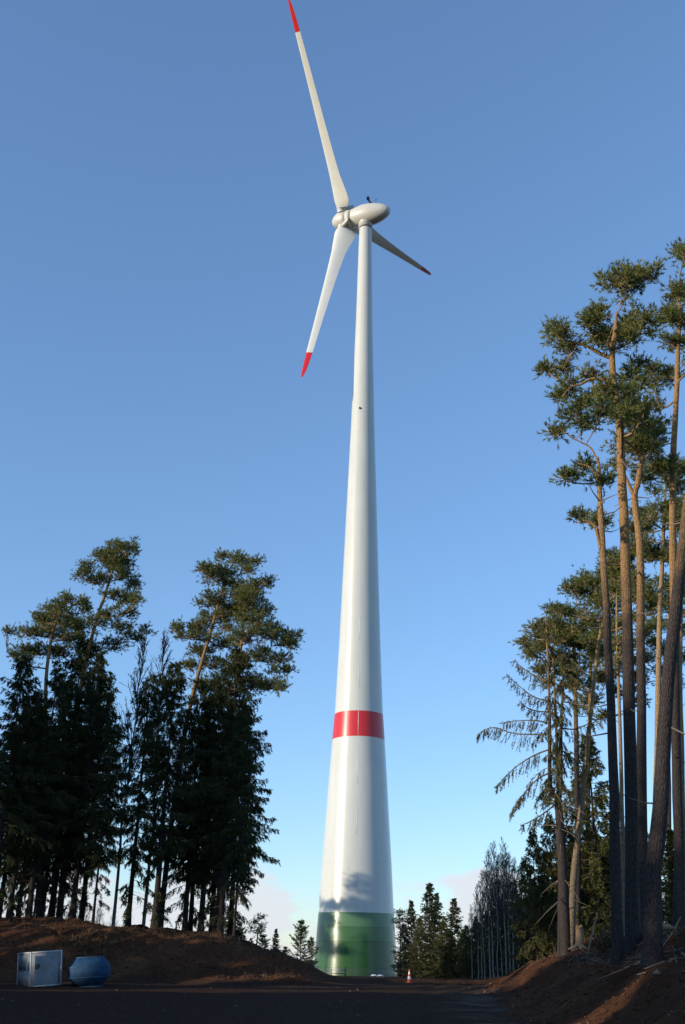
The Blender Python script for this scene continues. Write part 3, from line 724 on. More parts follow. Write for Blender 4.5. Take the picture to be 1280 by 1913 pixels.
# ---- right bank, near pines
pine('pine_tree', 'tallest fully visible pine on the right bank, orange upper trunk and broad layered crown',
 [[(1180, 1748), (1180, 1600), (1176, 1300), (1169, 1050), (1162, 880), (1155, 760), (1143, 675), (1150, 620), (1152, 580)], [(1145, 680), (1120, 660), (1095, 646), (1066, 638), (1042, 632)], [(1152, 714), (1130, 710), (1105, 708), (1085, 718), (1066, 722)]],
 [(1152, 545, 40, 16), (1188, 556, 30, 18), (1120, 570, 30, 18), (1152, 580, 46, 22), (1192, 590, 36, 24), (1190, 625, 40, 17), (1155, 600, 30, 20),
  (1052, 602, 28, 17), (1042, 624, 18, 13), (1076, 614, 18, 14), (1070, 640, 22, 8), (1034, 656, 8, 5), (1085, 636, 16, 7), (1110, 648, 16, 7),
  (1165, 655, 16, 14), (1200, 665, 24, 10), (1190, 692, 26, 9), (1115, 676, 14, 5),
  (1074, 704, 15, 8), (1054, 722, 8, 8), (1118, 716, 18, 6), (1180, 740, 22, 14), (1200, 765, 36, 26), (1185, 795, 36, 26), (1215, 810, 34, 26), (1128, 760, 26, 18), (1160, 770, 18, 16), (1138, 820, 20, 12)],
 38, .31, RG, 101, stubs=10, fine=1.1)
pine('pine_tree', 'slender pine on the right bank with a crooked top limb reaching left',
 [[(1151, 1752), (1150, 1600), (1143, 1350), (1133, 1150), (1124, 1000), (1119, 900), (1118, 852)], [(1118, 865), (1105, 838), (1085, 826), (1065, 815), (1045, 800)], [(1121, 930), (1110, 880), (1080, 866)], [(1128, 1040), (1112, 985), (1088, 972)]],
 [(1056, 774, 13, 8), (1070, 786, 19, 10), (1088, 800, 22, 13), (1102, 815, 15, 9), (1082, 772, 13, 7), (1054, 898, 8, 14), (1095, 862, 10, 7), (1105, 940, 18, 13), (1128, 900, 14, 14), (1130, 960, 14, 12)],
 36, .24, RG, 102, stubs=12)
pine('pine_tree', 'fork-topped pine on the right bank whose pale trunk bends and splits high up',
 [[(1201, 1745), (1200, 1600), (1200, 1350), (1197, 1150), (1196, 1020), (1186, 930), (1192, 900), (1198, 860), (1194, 835), (1186, 822)], [(1187, 935), (1175, 905), (1165, 880), (1164, 860)], [(1197, 870), (1212, 850), (1232, 842)]],
 [(1178, 815, 28, 20), (1205, 800, 30, 24), (1228, 790, 26, 22), (1240, 850, 26, 14), (1225, 825, 28, 18), (1212, 880, 24, 14), (1170, 850, 18, 12)],
 41, .26, RG, 103, stubs=8)
pine('pine_tree', 'dark-trunked pine near the right edge with a tall sparse crown',
 [[(1270, 1750), (1268, 1600), (1263, 1400), (1258, 1130), (1256, 950), (1260, 800), (1266, 690), (1269, 600), (1272, 520)]],
 [(1270, 498, 22, 14), (1256, 520, 20, 12), (1285, 515, 22, 16), (1262, 548, 18, 12), (1265, 578, 30, 18), (1290, 570, 26, 24), (1275, 605, 34, 16), (1245, 590, 14, 10), (1252, 640, 22, 12), (1270, 660, 28, 16), (1236, 660, 12, 10), (1228, 705, 16, 9), (1246, 722, 14, 9), (1285, 700, 22, 14), (1285, 640, 22, 14), (1270, 860, 26, 15), (1240, 880, 18, 10)],
 43, .27, RG, 104, stubs=8)
pine('pine_tree', 'thickest pine trunk on the right bank, leaning right out of the picture',
 [[(1213, 1742), (1219, 1650), (1230, 1530), (1245, 1330), (1262, 1150), (1276, 1020), (1291, 900), (1310, 720), (1322, 560), (1328, 480)]],
 [(1345, 520, 40, 28), (1370, 580, 40, 30), (1355, 640, 36, 26), (1385, 480, 40, 30), (1350, 450, 36, 24), (1340, 700, 20, 14)],
 29.5, .30, RG, 105, stubs=5)
BGP = 'sunlit pines behind the right bank'
pine('pine_tree', 'pale mid-height pine trunk seen between the fork-topped and the thickest trunk',
 [[(1222, 1735), (1227, 1500), (1230, 1300), (1233, 1130), (1240, 990), (1245, 890)]],
 [(1232, 905, 26, 14), (1255, 925, 24, 16), (1215, 940, 20, 13), (1240, 955, 28, 14), (1200, 985, 24, 14), (1262, 990, 22, 15), (1228, 1010, 26, 14), (1248, 1045, 26, 14), (1190, 1025, 22, 12), (1275, 880, 22, 14)],
 52, .24, BGP, 106, M_pale, stubs=6, fill=8)
pine('pine_tree', 'thin pinkish pine stem seen just left of the tallest pine trunk',
 [[(1165, 1735), (1163, 1550), (1158, 1350), (1153, 1200), (1152, 1100)]],
 [(1168, 1010, 22, 13), (1180, 1040, 22, 14), (1150, 1050, 22, 14), (1165, 1075, 26, 15), (1185, 1090, 20, 12), (1150, 1105, 20, 12), (1210, 1050, 24, 14), (1205, 1110, 24, 14), (1180, 1130, 24, 14), (1215, 1150, 22, 13)],
 54, .16, BGP, 107, M_pale, stubs=5, fill=8)
pine('pine_tree', 'thin pale trunk at the extreme right edge behind the dark-trunked pine',
 [[(1279, 1740), (1274, 1450), (1271, 1200), (1276, 1000), (1278, 940)]],
 [(1285, 930, 24, 14), (1270, 960, 18, 12), (1290, 990, 26, 16), (1275, 1050, 18, 10), (1262, 1020, 20, 12), (1285, 1085, 20, 12)], 56, .22, BGP, 108, M_pale, stubs=4)
pine('pine_tree', 'dark-crowned pine far behind the thickest trunk, foliage filling the gaps at the right edge',
 [[(1250, 1740), (1250, 1500), (1249, 1300), (1250, 1150), (1252, 1080)]],
 [(1240, 1085, 24, 14), (1268, 1095, 22, 14), (1225, 1120, 22, 13), (1255, 1130, 26, 14), (1275, 1150, 20, 14), (1235, 1165, 26, 14), (1262, 1190, 24, 13), (1222, 1205, 20, 12), (1245, 1225, 24, 13), (1275, 1230, 18, 12), (1232, 1260, 20, 11), (1265, 1275, 20, 12)],
 68, .20, BGP, 113, stubs=4, fill=5)
pine('pine_tree', 'pale pine stem leaning right at the front of the far group, rooted beside the stump',
 [[(1063, 1758), (1072, 1640), (1085, 1520), (1097, 1400), (1110, 1270), (1122, 1180), (1127, 1145)]],
 [(1128, 1085, 26, 15), (1150, 1065, 24, 15), (1108, 1100, 22, 14), (1140, 1110, 30, 15), (1165, 1095, 22, 14), (1175, 1060, 22, 14, 1.5), (1130, 1055, 20, 11), (1195, 1085, 22, 14, 2), (1118, 1125, 22, 12), (1150, 1135, 24, 13)],
 58, .24, BGP, 109, M_pale, stubs=14, fill=8)
pine('pine_tree', 'pine of the far right group with rounded crown, left of the leaning pale stem',
 [[(1078, 1752), (1079, 1550), (1076, 1350), (1072, 1210), (1068, 1160)]],
 [(1085, 1085, 24, 13), (1068, 1105, 26, 14), (1095, 1110, 24, 14), (1045, 1135, 24, 13), (1075, 1135, 30, 15), (1100, 1145, 24, 14), (1030, 1165, 20, 11), (1060, 1170, 28, 13), (1090, 1175, 24, 13), (1050, 1200, 24, 12), (1085, 1205, 26, 13), (1062, 1235, 22, 12), (1095, 1245, 20, 12), (1070, 1275, 20, 12), (1050, 1265, 16, 10)],
 62, .24, BGP, 110, stubs=10, fill=8)
pine('pine_tree', 'pine of the far right group whose crown fills the gap behind the slender pine',
 [[(1095, 1750), (1099, 1550), (1102, 1300), (1106, 1190)]],
 [(1118, 1160, 26, 14), (1140, 1175, 26, 15), (1105, 1195, 26, 14), (1160, 1195, 24, 16), (1130, 1210, 28, 15), (1165, 1240, 24, 16), (1145, 1255, 22, 13), (1185, 1270, 22, 15), (1180, 1150, 24, 16), (1210, 1180, 24, 16), (1205, 1235, 22, 16), (1110, 1235, 24, 14), (1125, 1270, 22, 14), (1160, 1295, 22, 14), (1195, 1310, 20, 13), (1110, 1305, 18, 12), (1140, 1330, 18, 10)],
 66, .22, BGP, 111, stubs=6, fill=8)
pine('pine_tree', 'leftmost sparse pine crown of the far right group, above the drooping branches',
 [[(1044, 1756), (1046, 1600), (1040, 1400), (1035, 1260), (1030, 1210)]],
 [(1005, 1175, 22, 10), (985, 1190, 14, 8), (1030, 1180, 22, 12), (1015, 1205, 24, 12), (1045, 1205, 20, 12), (1000, 1225, 16, 9), (1020, 1240, 20, 11), (1048, 1232, 16, 10), (1010, 1190, 18, 9), (1035, 1265, 16, 10)],
 61, .15, BGP, 112, stubs=16)
# ---- one-sided old spruce with a forked stem and long hanging branches
rs = np.random.default_rng(55); Yf = 57
b0_ = at(1056, 1760, Yf); base = np.array([b0_[0], Yf, gz(b0_[0], Yf) - .12])
fk = thing('spruce_tree', 'fork-stemmed ragged spruce whose long branches hang out to the left of the right bank', 'spruce tree', base)
g = G(); stem = smooth_path([base, at(1052, 1650, Yf), at(1046, 1540, Yf), at(1043, 1492, Yf)], 12); tube(g, stem, np.linspace(.27, .2, 12), 12, True, .03, rs)
lf = smooth_path([stem[-1], at(1030, 1478, Yf), at(1027, 1440, Yf), at(1027, 1370, Yf), at(1026, 1290, Yf), at(1022, 1200, Yf), at(1020, 1150, Yf)], 18); tube(g, lf, np.linspace(.15, .03, 18), 10, True, .03, rs)
rf = smooth_path([stem[-1], at(1047, 1450, Yf), at(1048, 1370, Yf), at(1052, 1280, Yf), at(1056, 1220, Yf)], 18); tube(g, rf, np.linspace(.16, .03, 18), 10, True, .03, rs)
part('trunk', g, M_bark, fk, True, base)
gn = G(); 
hb = [[(1028, 1372), (1000, 1371), (960, 1368), (930, 1356), (910, 1358), (896, 1368)], [(1027, 1310), (1000, 1302), (975, 1283), (950, 1258)], [(1027, 1352), (1000, 1344), (960, 1344), (935, 1347)],
      [(1027, 1400), (1000, 1410), (970, 1428), (945, 1450), (925, 1472)], [(1035, 1440), (1005, 1455), (985, 1475), (965, 1500), (950, 1525)], [(1027, 1275), (1005, 1262), (980, 1245), (965, 1225)],
      [(1025, 1240), (1005, 1228), (985, 1210), (975, 1190)], [(1040, 1500), (1015, 1520), (990, 1535), (970, 1545)], [(1027, 1330), (1005, 1330), (985, 1325), (970, 1315)], [(1022, 1195), (1000, 1190), (985, 1175)],
      [(1049, 1360), (1075, 1362), (1100, 1352), (1130, 1345)], [(1050, 1310), (1075, 1320), (1100, 1330)], [(1048, 1400), (1080, 1420), (1110, 1432)]]
for q in hb:
    pts = np.array([at(x, y, Yf) for x, y in q]); pts[:, 1] += np.linspace(0, rs.uniform(-1.5, 1.0), len(pts))
    gb = G(); P = smooth_path(pts, 12); droop_branch(gn, gb, P, rs, 1.5, .15, .036, 1.6, .055); part('hanging_branch', gb, M_twig, fk, False, base)
gb = G()
for stemP in (lf, rf):
    for i in range(3, 18):
        for _ in range(3):
            a = rs.uniform(0, 6.28); l = rs.uniform(.4, 1.3); s = np.linspace(0, 1, 5)
            P = stemP[i] + np.stack([np.cos(a) * l * s, np.sin(a) * l * s, -l * .8 * s ** 1.5], -1); droop_branch(gn, gb, P, rs, 1.4, .15, .036, 1.2, .02)
k = 26; i = rs.integers(2, 12, k); A = stem[i]; a = rs.uniform(0, 6.28, k); l = rs.uniform(.6, 2.4, (k, 1)); Dv = np.stack([np.cos(a), np.sin(a), rs.uniform(-.7, -.2, k)], -1)
sticks(gb, A, A + Dv * l * .6, .025, .015); sticks(gb, A + Dv * l * .6, A + Dv * l + np.array([0, 0, -.1]), .015, .005)
part('branches', gb, M_twig, fk, False, base)
part('crown', gn, M_olive, fk, False, base)
# ---- understory and forest wall on the right
UG = 'young spruces under the right-hand pines'
put_spruce('hang', 1003, 1545, 66, 'olive drooping spruce at the left end of the right-hand wood', UG)
put_spruce('hang', 985, 1600, 70, 'smaller olive spruce half behind the first drooping one', UG)
put_spruce('hang', 1122, 1370, 63, 'dark spruce column filling the gap left of the slender pine', UG, wide=1.25)
put_spruce('young', 1070, 1540, 68, 'low olive spruce behind the leaning pale pine stem', UG, wide=1.2)
put_spruce('hang', 1036, 1520, 65, 'olive drooping spruce right behind the fork-stemmed ragged spruce', UG, wide=1.15)
put_spruce('hang', 1094, 1455, 66, 'drooping spruce directly behind the stump and brush', UG)
FW = 'dark spruces deep in the right-hand wood'; FWL = 'dark spruce standing in the shade deep in the wood behind the right-hand trunks'
for px, top, Y, k in ((1030, 1590, 78, 'young2'), (1055, 1600, 84, 'hang'), (1085, 1560, 80, 'young2'), (1120, 1540, 76, 'hang'), (1150, 1550, 72, 'young2'), (1180, 1540, 74, 'hang'), (1210, 1560, 70, 'young2'),
                      (1240, 1540, 66, 'hang'), (1270, 1550, 62, 'young2'), (1300, 1530, 64, 'hang'), (1140, 1600, 62, 'young2'), (1185, 1610, 58, 'young2'), (1225, 1600, 56, 'hang'), (1275, 1590, 54, 'young2'), (1000, 1640, 92, 'young2'), (965, 1660, 96, 'hang'), (1015, 1650, 74, 'young2'), (1330, 1500, 58, 'hang')):
    put_spruce(k, px, top, Y, FWL, FW, wide=1.25)
# ---- birches at the far end of the bank
def birch_meshes(seed, H, r0, twd=1.0):
    rs = np.random.default_rng(seed); gt, gw = G(), G(); n = 12; h = np.linspace(0, 1, n)
    P = np.stack([np.cumsum(rs.normal(0, .05, n)), np.cumsum(rs.normal(0, .05, n)), H * h], -1); P[0, :2] = 0
    tube(gt, P, r0 * (1 - .9 * h), 8, True, .02, rs)
    k = int(H * 5); f = rs.uniform(.35, .98, k); A = np.stack([np.interp(f, h, P[:, i]) for i in range(3)], -1)
    a = rs.uniform(0, 6.28, k); l = (1 - f) * H * .34 * rs.uniform(.6, 1.2, k) + .4
    D = np.stack([np.cos(a) * .38, np.sin(a) * .38, np.ones(k)], -1); B = A + D * l[:, None] * .8
    sticks(gw, A, B, .022, .010)
    for _ in range(2):
        m = 5; f2 = rs.uniform(.3, 1, (len(A), m, 1)); A2 = (A[:, None] * (1 - f2) + B[:, None] * f2).reshape(-1, 3)
        ll = np.repeat(np.linalg.norm(B - A, axis=1), m)[:, None] * .42
        D2 = unit(np.repeat(unit(B - A), m, 0) + rs.normal(0, .35, A2.shape)); B2 = A2 + D2 * ll * rs.uniform(.5, 1.2, (len(A2), 1))
        sticks(gw, A2, B2, .009 * twd, .005 * twd); A, B = A2, B2
    return gt.mesh('trunk', M_birch, True), gw.mesh('crown', M_btwig)
BM = [(birch_meshes(71, 14, .085, 1.1), 14), (birch_meshes(72, 14, .07, 1.1), 14), (birch_meshes(73, 12, .075, .9), 12)]
def put_birch(i, px, top, Y, label, group, name='birch_tree', cat='birch tree'):
    ms, H = BM[i]; b = at(px, 1800, Y); z = gz(b[0], Y) - .1; s = (at(px, top, Y)[2] - z) / H
    t = thing(name, label, cat, (b[0], Y, z), group, rng.uniform(0, 6.28)); t.scale = (s, s, s)
    for n_, me in zip(('trunk', 'crown'), ms): link(n_, me, t)
BG = 'bare birches beyond the far end of the right bank'; BLB = 'bare white-stemmed birch in the leafless stand beyond the far end of the right bank'
ORD = ['leftmost', 'second', 'third', 'fourth', 'fifth', 'sixth', 'seventh', 'eighth', 'ninth', 'tenth', 'eleventh', 'twelfth', 'thirteenth', 'fourteenth', 'fifteenth', 'sixteenth', 'seventeenth', 'eighteenth', 'rightmost']
for i, (px, top, Y) in enumerate(sorted(((893, 1650, 104), (905, 1625, 98), (915, 1600, 94), (922, 1585, 100), (930, 1570, 92), (938, 1600, 96), (946, 1565, 90), (953, 1580, 94), (960, 1590, 88), (970, 1600, 92), (980, 1620, 86), (900, 1680, 110), (882, 1690, 116), (935, 1620, 108), (950, 1610, 106), (992, 1640, 84), (966, 1625, 100), (925, 1640, 112), (1004, 1650, 88)))):
    put_birch(i % 2, px, top, Y, ('%s bare birch of the leafless stand beyond the right bank' if i in (0, 18) else '%s bare birch from the left in the leafless stand beyond the right bank') % ORD[i], BG)
put_birch(2, 205, 1195, 74, 'bare birch with fine pinkish twigs between the left pines', None)
put_birch(2, 262, 1185, 75, 'second bare birch leaning right of the first, against the sky in the left wood', None)
for (px, top), od in zip(((60, 1675), (118, 1680), (150, 1660), (178, 1670), (205, 1690)), ('leftmost', 'second', 'third', 'fourth', 'rightmost')):
    put_birch(1, px, top, 118, '%s of five low far-off birches seen beneath the left wood' % od, 'far birches beneath the left crowns')
# ---- spruces and pines beyond the yard, right of the tower
CG = 'young spruces right of the turbine foot'
for k, px, top, Y, lb, w in (('young2', 769, 1682, 150, 'narrow-tipped spruce directly behind the traffic cone', .95), ('young2', 804, 1650, 148, 'tallest pointed spruce right of the tower, with a twin tip', 1.1), ('young2', 818, 1668, 152, 'twin neighbour of the tallest pointed spruce, slightly lower', .9),
     ('young2', 851, 1678, 140, 'dark pointed spruce, last in the row before the birches', 1.15), ('young', 785, 1715, 140, 'low olive spruce between the cone and the tallest pointed spruce', 1.3), ('young', 832, 1712, 138, 'low olive spruce between the tallest and the darkest pointed spruce', 1.3), ('young', 755, 1725, 158, 'low spruce touching the right edge of the green tower base', 1.3),
     ('young', 873, 1728, 128, 'low olive spruce at the foot of the birches', 1.3), ('young2', 892, 1712, 122, 'small dark spruce among the first birches', 1.1), ('hang', 912, 1700, 112, 'drooping spruce inside the birch stand', 1.1), ('young2', 940, 1680, 104, 'dark spruce behind the birch stems', 1.1)):
    put_spruce(k, px, top, Y, lb, CG, wide=w, base_py=1818)
pine('pine_tree', 'round-headed dark little pine just right of the tower edge', [[(748, 1818), (748, 1760), (747, 1715)]], [(746, 1708, 13, 7), (740, 1722, 10, 6), (755, 1720, 10, 7), (748, 1735, 14, 7)], 176, .14, None, 130, fine=.35)
for px, top, Y in ((868, 1735, 138), (890, 1722, 134), (908, 1708, 130), (926, 1700, 128), (948, 1690, 122), (968, 1690, 118), (986, 1680, 114), (1006, 1670, 108), (845, 1745, 150), (1030, 1660, 104)):
    put_spruce('young2' if px % 4 else 'young', px, top, Y, 'dark spruce forming the shaded backdrop of the birch stand', 'dark spruces behind the birches', wide=1.5, base_py=1815)
# ---- small pines between the left bank and the tower
LG = 'small pines between the left bank and the tower'
for k, px, top, Y, lb, w in (('bushy', 562, 1718, 120, 'dense conical young pine close to the left tower edge', 1.0), ('bushy', 446, 1722, 112, 'bushy young pine just right of the left trunks', 1.1), ('young2', 516, 1735, 114, 'small pointed spruce with a spire tip in the row of low pines', 1.0), ('bushy', 492, 1745, 110, 'low bushy pine beneath the flat-topped one', 1.2),
     ('bushy', 535, 1768, 112, 'lowest bush of the row, above the end of the left bank', 1.2), ('bushy', 425, 1735, 108, 'loose young pine against the lower left trunks', 1.0), ('bushy', 583, 1750, 150, 'thin dark young pine touching the tower edge', .8), ('young', 470, 1752, 116, 'low olive spruce in the middle of the row of small pines', 1.3)):
    put_spruce(k, px, top, Y, lb, LG, wide=w, name='young_pine' if k == 'bushy' else 'spruce_tree', cat='young pine' if k == 'bushy' else 'spruce tree')
pine('pine_tree', 'flat-topped spindly pine poking above the row of small pines', [[(478, 1800), (480, 1760), (484, 1728)]], [(486, 1716, 13, 4), (476, 1723, 8, 4), (484, 1730, 10, 4), (472, 1738, 8, 4), (490, 1742, 9, 4)], 112, .12, None, 131, fine=.5)
# ---- left wood on the bank
LP = 'tall pines in the left wood'
pine('pine_tree', 'tallest pine of the left wood, curved orange trunk and small round crown', [[(110, 1728), (125, 1550), (142, 1350), (160, 1235), (178, 1165), (200, 1100), (212, 1060), (217, 1035)]],
 [(218, 1024, 26, 10), (190, 1040, 24, 11), (243, 1043, 22, 12), (166, 1062, 18, 12), (210, 1055, 30, 12), (180, 1082, 26, 11), (225, 1080, 32, 11), (252, 1095, 14, 8), (160, 1085, 14, 9), (240, 1118, 24, 9), (212, 1115, 24, 9), (258, 1135, 14, 8), (195, 1140, 22, 9), (230, 1145, 24, 9), (268, 1165, 12, 6), (222, 1168, 26, 9), (190, 1175, 18, 9), (245, 1188, 20, 7), (205, 1200, 22, 9, 1), (170, 1215, 18, 9, 1)], 71, .22, LP, 140, fine=.9, zs=1.5, fill=12)
pine('pine_tree', 'broad low-crowned pine at the left end of the left wood', [[(72, 1728), (80, 1550), (84, 1350), (90, 1230), (104, 1165), (115, 1140)]],
 [(132, 1118, 28, 10), (100, 1132, 26, 11), (152, 1135, 14, 12), (75, 1155, 24, 12), (118, 1152, 34, 12), (148, 1165, 20, 12), (52, 1182, 20, 9), (85, 1182, 32, 12), (125, 1185, 30, 12), (26, 1192, 12, 6), (38, 1212, 22, 9), (70, 1212, 28, 11), (110, 1215, 30, 12), (50, 1242, 18, 8), (150, 1200, 18, 12), (35, 1235, 10, 6)], 70, .22, LP, 141, fine=.9, zs=1.5, fill=12)
pine('pine_tree', 'long leaning pine of the left wood with a windswept flat top', [[(298, 1740), (318, 1560), (340, 1400), (362, 1290), (385, 1210), (405, 1140), (418, 1095), (432, 1058)]],
 [(438, 1034, 20, 8), (455, 1046, 24, 8), (478, 1050, 12, 5), (418, 1050, 20, 9), (400, 1068, 24, 11), (428, 1072, 24, 10), (385, 1080, 14, 8), (410, 1092, 28, 10), (440, 1096, 18, 9), (385, 1125, 20, 10), (412, 1125, 28, 11), (348, 1158, 20, 8), (328, 1176, 14, 7), (368, 1165, 22, 9), (350, 1188, 22, 9), (385, 1150, 20, 9), (372, 1212, 26, 11, 1.2), (352, 1240, 22, 10, 1.0), (398, 1232, 24, 12, 1.4), (420, 1195, 26, 12, 1.2), (425, 1150, 24, 11, .8), (405, 1268, 24, 12, 1.4), (375, 1275, 22, 10, 1.2)], 70, .22, LP, 142, fine=.9, zs=1.5, fill=12)
pine('pine_tree', 'bushy-crowned pine at the right end of the left wood, limbs spread right', [[(402, 1750), (414, 1620), (426, 1460), (438, 1310), (450, 1210), (460, 1130), (465, 1095)]],
 [(466, 1080, 16, 12), (482, 1102, 26, 12), (455, 1108, 24, 12), (498, 1098, 12, 7), (440, 1130, 26, 12), (475, 1130, 28, 13), (498, 1148, 20, 10), (455, 1158, 30, 13), (510, 1168, 24, 10), (488, 1170, 24, 12), (540, 1178, 18, 8), (528, 1195, 20, 9), (548, 1212, 12, 9), (505, 1200, 28, 12), (540, 1240, 13, 8), (522, 1228, 22, 10), (490, 1222, 28, 12), (460, 1200, 28, 14), (520, 1255, 18, 9), (445, 1240, 26, 13, .8), (470, 1275, 28, 13, .6), (505, 1285, 22, 11), (435, 1290, 22, 11, 1), (530, 1292, 14, 7)], 69, .20, LP, 143, fine=.9, zs=1.5, fill=12)
LS = 'dark spruces in the left wood'
for k, px, top, Y, lb, w, rz in (('tall', 412, 1205, 68, 'big dark spruce at the right end of the left wood, branches hanging to the right', .95, 0.3), ('slim', 438, 1290, 67, 'slim spruce beside the right-hand trunks of the left wood', 1.0, 1.0), ('tall2', 375, 1260, 70, 'dark spruce with twin-looking stem left of the right-end spruce', 1.1, 2.0),
     ('ragged', 345, 1265, 70, 'ragged spruce behind the long leaning pine', 1.0, 1.2), ('tall', 288, 1235, 67, 'thick-stemmed dark spruce in the middle of the left wood', 1.2, 2.2), ('slim', 172, 1320, 66, 'thin-stemmed spruce right of the leaning left trunks', 1.1, 3.0), ('ragged', 238, 1262, 69, 'ragged spruce left of the thick-stemmed one, low branches hanging', 1.0, 4.0),
     ('tall2', 132, 1215, 69, 'spruce below the tallest left pine', 1.1, 5.0), ('tall', 92, 1195, 71, 'dark spruce column behind the broad low-crowned pine', 1.1, .8), ('ragged', 50, 1232, 67, 'ragged spruce near the left edge, low on the bank', 1.1, 1.9), ('tall', 14, 1290, 66, 'spruce cut by the left edge of the picture', 1.2, 2.9), ('tall2', -22, 1225, 65, 'spruce standing mostly outside the left edge, one branch tip showing', 1.2, 3.3)):
    put_spruce(k, px, top, Y, lb, LS, wide=w, rz=rz)
for px, top, Y, k in ((30, 1330, 78, 'tall'), (75, 1300, 80, 'tall2'), (395, 1290, 75, 'ragged'), (355, 1330, 76, 'tall'), (430, 1300, 74, 'tall2'), (150, 1260, 75, 'tall'), (-5, 1330, 76, 'tall'), (112, 1420, 73, 'slim'), (60, 1400, 73, 'slim')):
    put_spruce(k, px, top, Y, 'dark spruce in the crowded back row of the left wood', 'back row of the left wood', wide=1.15)

# ---- the wood along the left of the yard (outside the picture), which shades the yard
WL, WGp = 'tall dark spruce in the wood along the left side of the yard', 'wood along the left side of the yard'
wr = np.random.default_rng(5)
GAPS = [(0.5, 1.3), (27, 1.9), (49, 7.0)]
def round_pine_meshes(seed, H, r0=.2, fat=1.0, pads=26):
    rs = np.random.default_rng(seed); gt, gb, gn = G(), G(), G(); n = 14; h = np.linspace(0, 1, n)
    P = np.stack([np.cumsum(rs.normal(0, .12, n)), np.cumsum(rs.normal(0, .12, n)), H * .96 * h], -1); P[0, :2] = 0
    tube(gt, P, r0 * (1 - .8 * h), 10, True, .03, rs)
    for k in range(pads):
        f = rs.uniform(.64, .98); a = rs.uniform(0, 6.28); ext = (1.1 + 2.6 * math.sin(min(1, (1 - f) * 2.6 + .15) * 2.2)) * rs.uniform(.4, 1) * fat
        o = np.array([np.interp(f, h, P[:, i]) for i in range(3)]); c = o + np.array([math.cos(a) * ext, math.sin(a) * ext, rs.uniform(-.2, .8)])
        sticks(gb, [o], [c], .06, .03); foliage_pad(gn, gb, c, 1.25, 1.25, .75, rs, dens=60, ln=.26, wd=.06, m=10, clump=.4)
    return gt.mesh('trunk', M_bark, True), gb.mesh('branches', M_limb), gn.mesh('crown', M_pine)
RP = round_pine_meshes(301, 24), round_pine_meshes(302, 22, .18, .9)
RT = round_pine_meshes(303, 24, .2, 1.0, 18), round_pine_meshes(304, 22, .18, 1.0, 14)
y = -34.0
while y < 124:
    for row in range(2):
        yy = y + wr.uniform(-.5, .5) + row * 1.6; xx = -45 - row * 5 + wr.uniform(-1, 1) - max(0, yy - 60) * .11
        hh = wr.uniform(22.5, 26.5) if yy < 95 else wr.uniform(17, 21.5)
        if 24 < yy + row * 2.5 < 40: hh = wr.uniform(10.5, 16.5)
        if any(abs(yy - (row * -2.5) - c) < w + 1.1 for c, w in GAPS): continue
        spruce_root('spruce_tree', SP['shade'][0], WL, (xx, yy, gz(xx, yy) - .1), WGp, rz=wr.uniform(0, 6.28), sc=hh / 25)
    y += 3.4 if y < 95 else 5.5
for i, yy in enumerate(np.arange(41.5, 58, 2.1)):  # unseen pines added in the gap to keep high sun off the left crowns
    for row in range(2):
        y2 = yy + row * 1.1 - 2; xx = -45 - row * 5 + wr.uniform(-.8, .8)
        spruce_root('pine_tree', RP[(i + row) % 2], 'clear-stemmed pine added out of view left of the yard to block high sun', (xx, y2, gz(xx, y2) - .1), 'added clear-stemmed pines left of the yard', 'pine tree', wr.uniform(0, 6.28), wr.uniform(24.5, 26) / (24, 22)[(i + row) % 2])
for i, yy in enumerate(np.arange(41, 59, 1.7)):  # unseen low spruces added to shade the left bank
    xx = -42 + wr.uniform(-.8, .8)
    spruce_root('spruce_tree', SP['shade'][0], 'low young spruce added out of view left of the yard to shade the left bank', (xx, yy, gz(xx, yy) - .1), 'added young spruces left of the yard', rz=wr.uniform(0, 6.28), sc=(.5, .5, wr.uniform(9.3, 10.4) / 25))
for i, (xx, yy, hh) in enumerate(((-52, 132.5, 26.2), (-55, 136.5, 27.6), (-51, 128.5, 23.0), (-56, 141.5, 23.4), (-53, 146, 22.4), (-58, 150.5, 23.5), (-62, 156, 22), (-49, 124, 22))):
    spruce_root('pine_tree', RT[i % 2], 'round-crowned pine at the far end of the wood left of the yard', (xx, yy, gz(xx, yy) - .1), 'round pines at the far end of the left wood', 'pine tree', wr.uniform(0, 6.28), hh / (24, 22)[i % 2])

# ------------------------------------------------------------------ small ground things
def rock(rs, c, s):
    a = np.array([[1, 0, 0], [-1, 0, 0], [0, 1, 0], [0, -1, 0], [0, 0, 1], [0, 0, -1]], float)
    m = unit(np.array([[1, 1, 0], [1, -1, 0], [-1, 1, 0], [-1, -1, 0]], float))
    f = np.array([[0, 2, 4], [2, 1, 4], [1, 3, 4], [3, 0, 4], [2, 0, 5], [1, 2, 5], [3, 1, 5], [0, 3, 5]])
    v = a * rs.uniform(.6, 1.2, (6, 1)) * np.array([1, .8, .6]) * s
    th = rs.uniform(0, 6.28); v = np.stack([v[:, 0] * math.cos(th) - v[:, 1] * math.sin(th), v[:, 0] * math.sin(th) + v[:, 1] * math.cos(th), v[:, 2]], -1)
    return v + c, f
rs = np.random.default_rng(8); g = G()
n = 1500; yy = 18 + 56 * rs.uniform(0, 1, n) ** 1.3; xx = rs.uniform(-.36, .36, n) * yy
xx = np.where(rs.uniform(size=n) < .55, np.interp(yy, FY, FX) + rs.uniform(-1.5, 4.5, n), xx); zz = height(xx, yy)
for i in range(n):
    s = .012 + .045 * rs.uniform() ** 6 * (1 + yy[i] / 50); v, f = rock(rs, np.array([xx[i], yy[i], zz[i] + s * .2]), s); g.add(v, None, f)
o = part('gravel', g, M_stone); o['kind'] = 'stuff'; o['label'] = 'loose pebbles and clods on the yard and the right bank'
rs = np.random.default_rng(18); g = G(); n = 4200
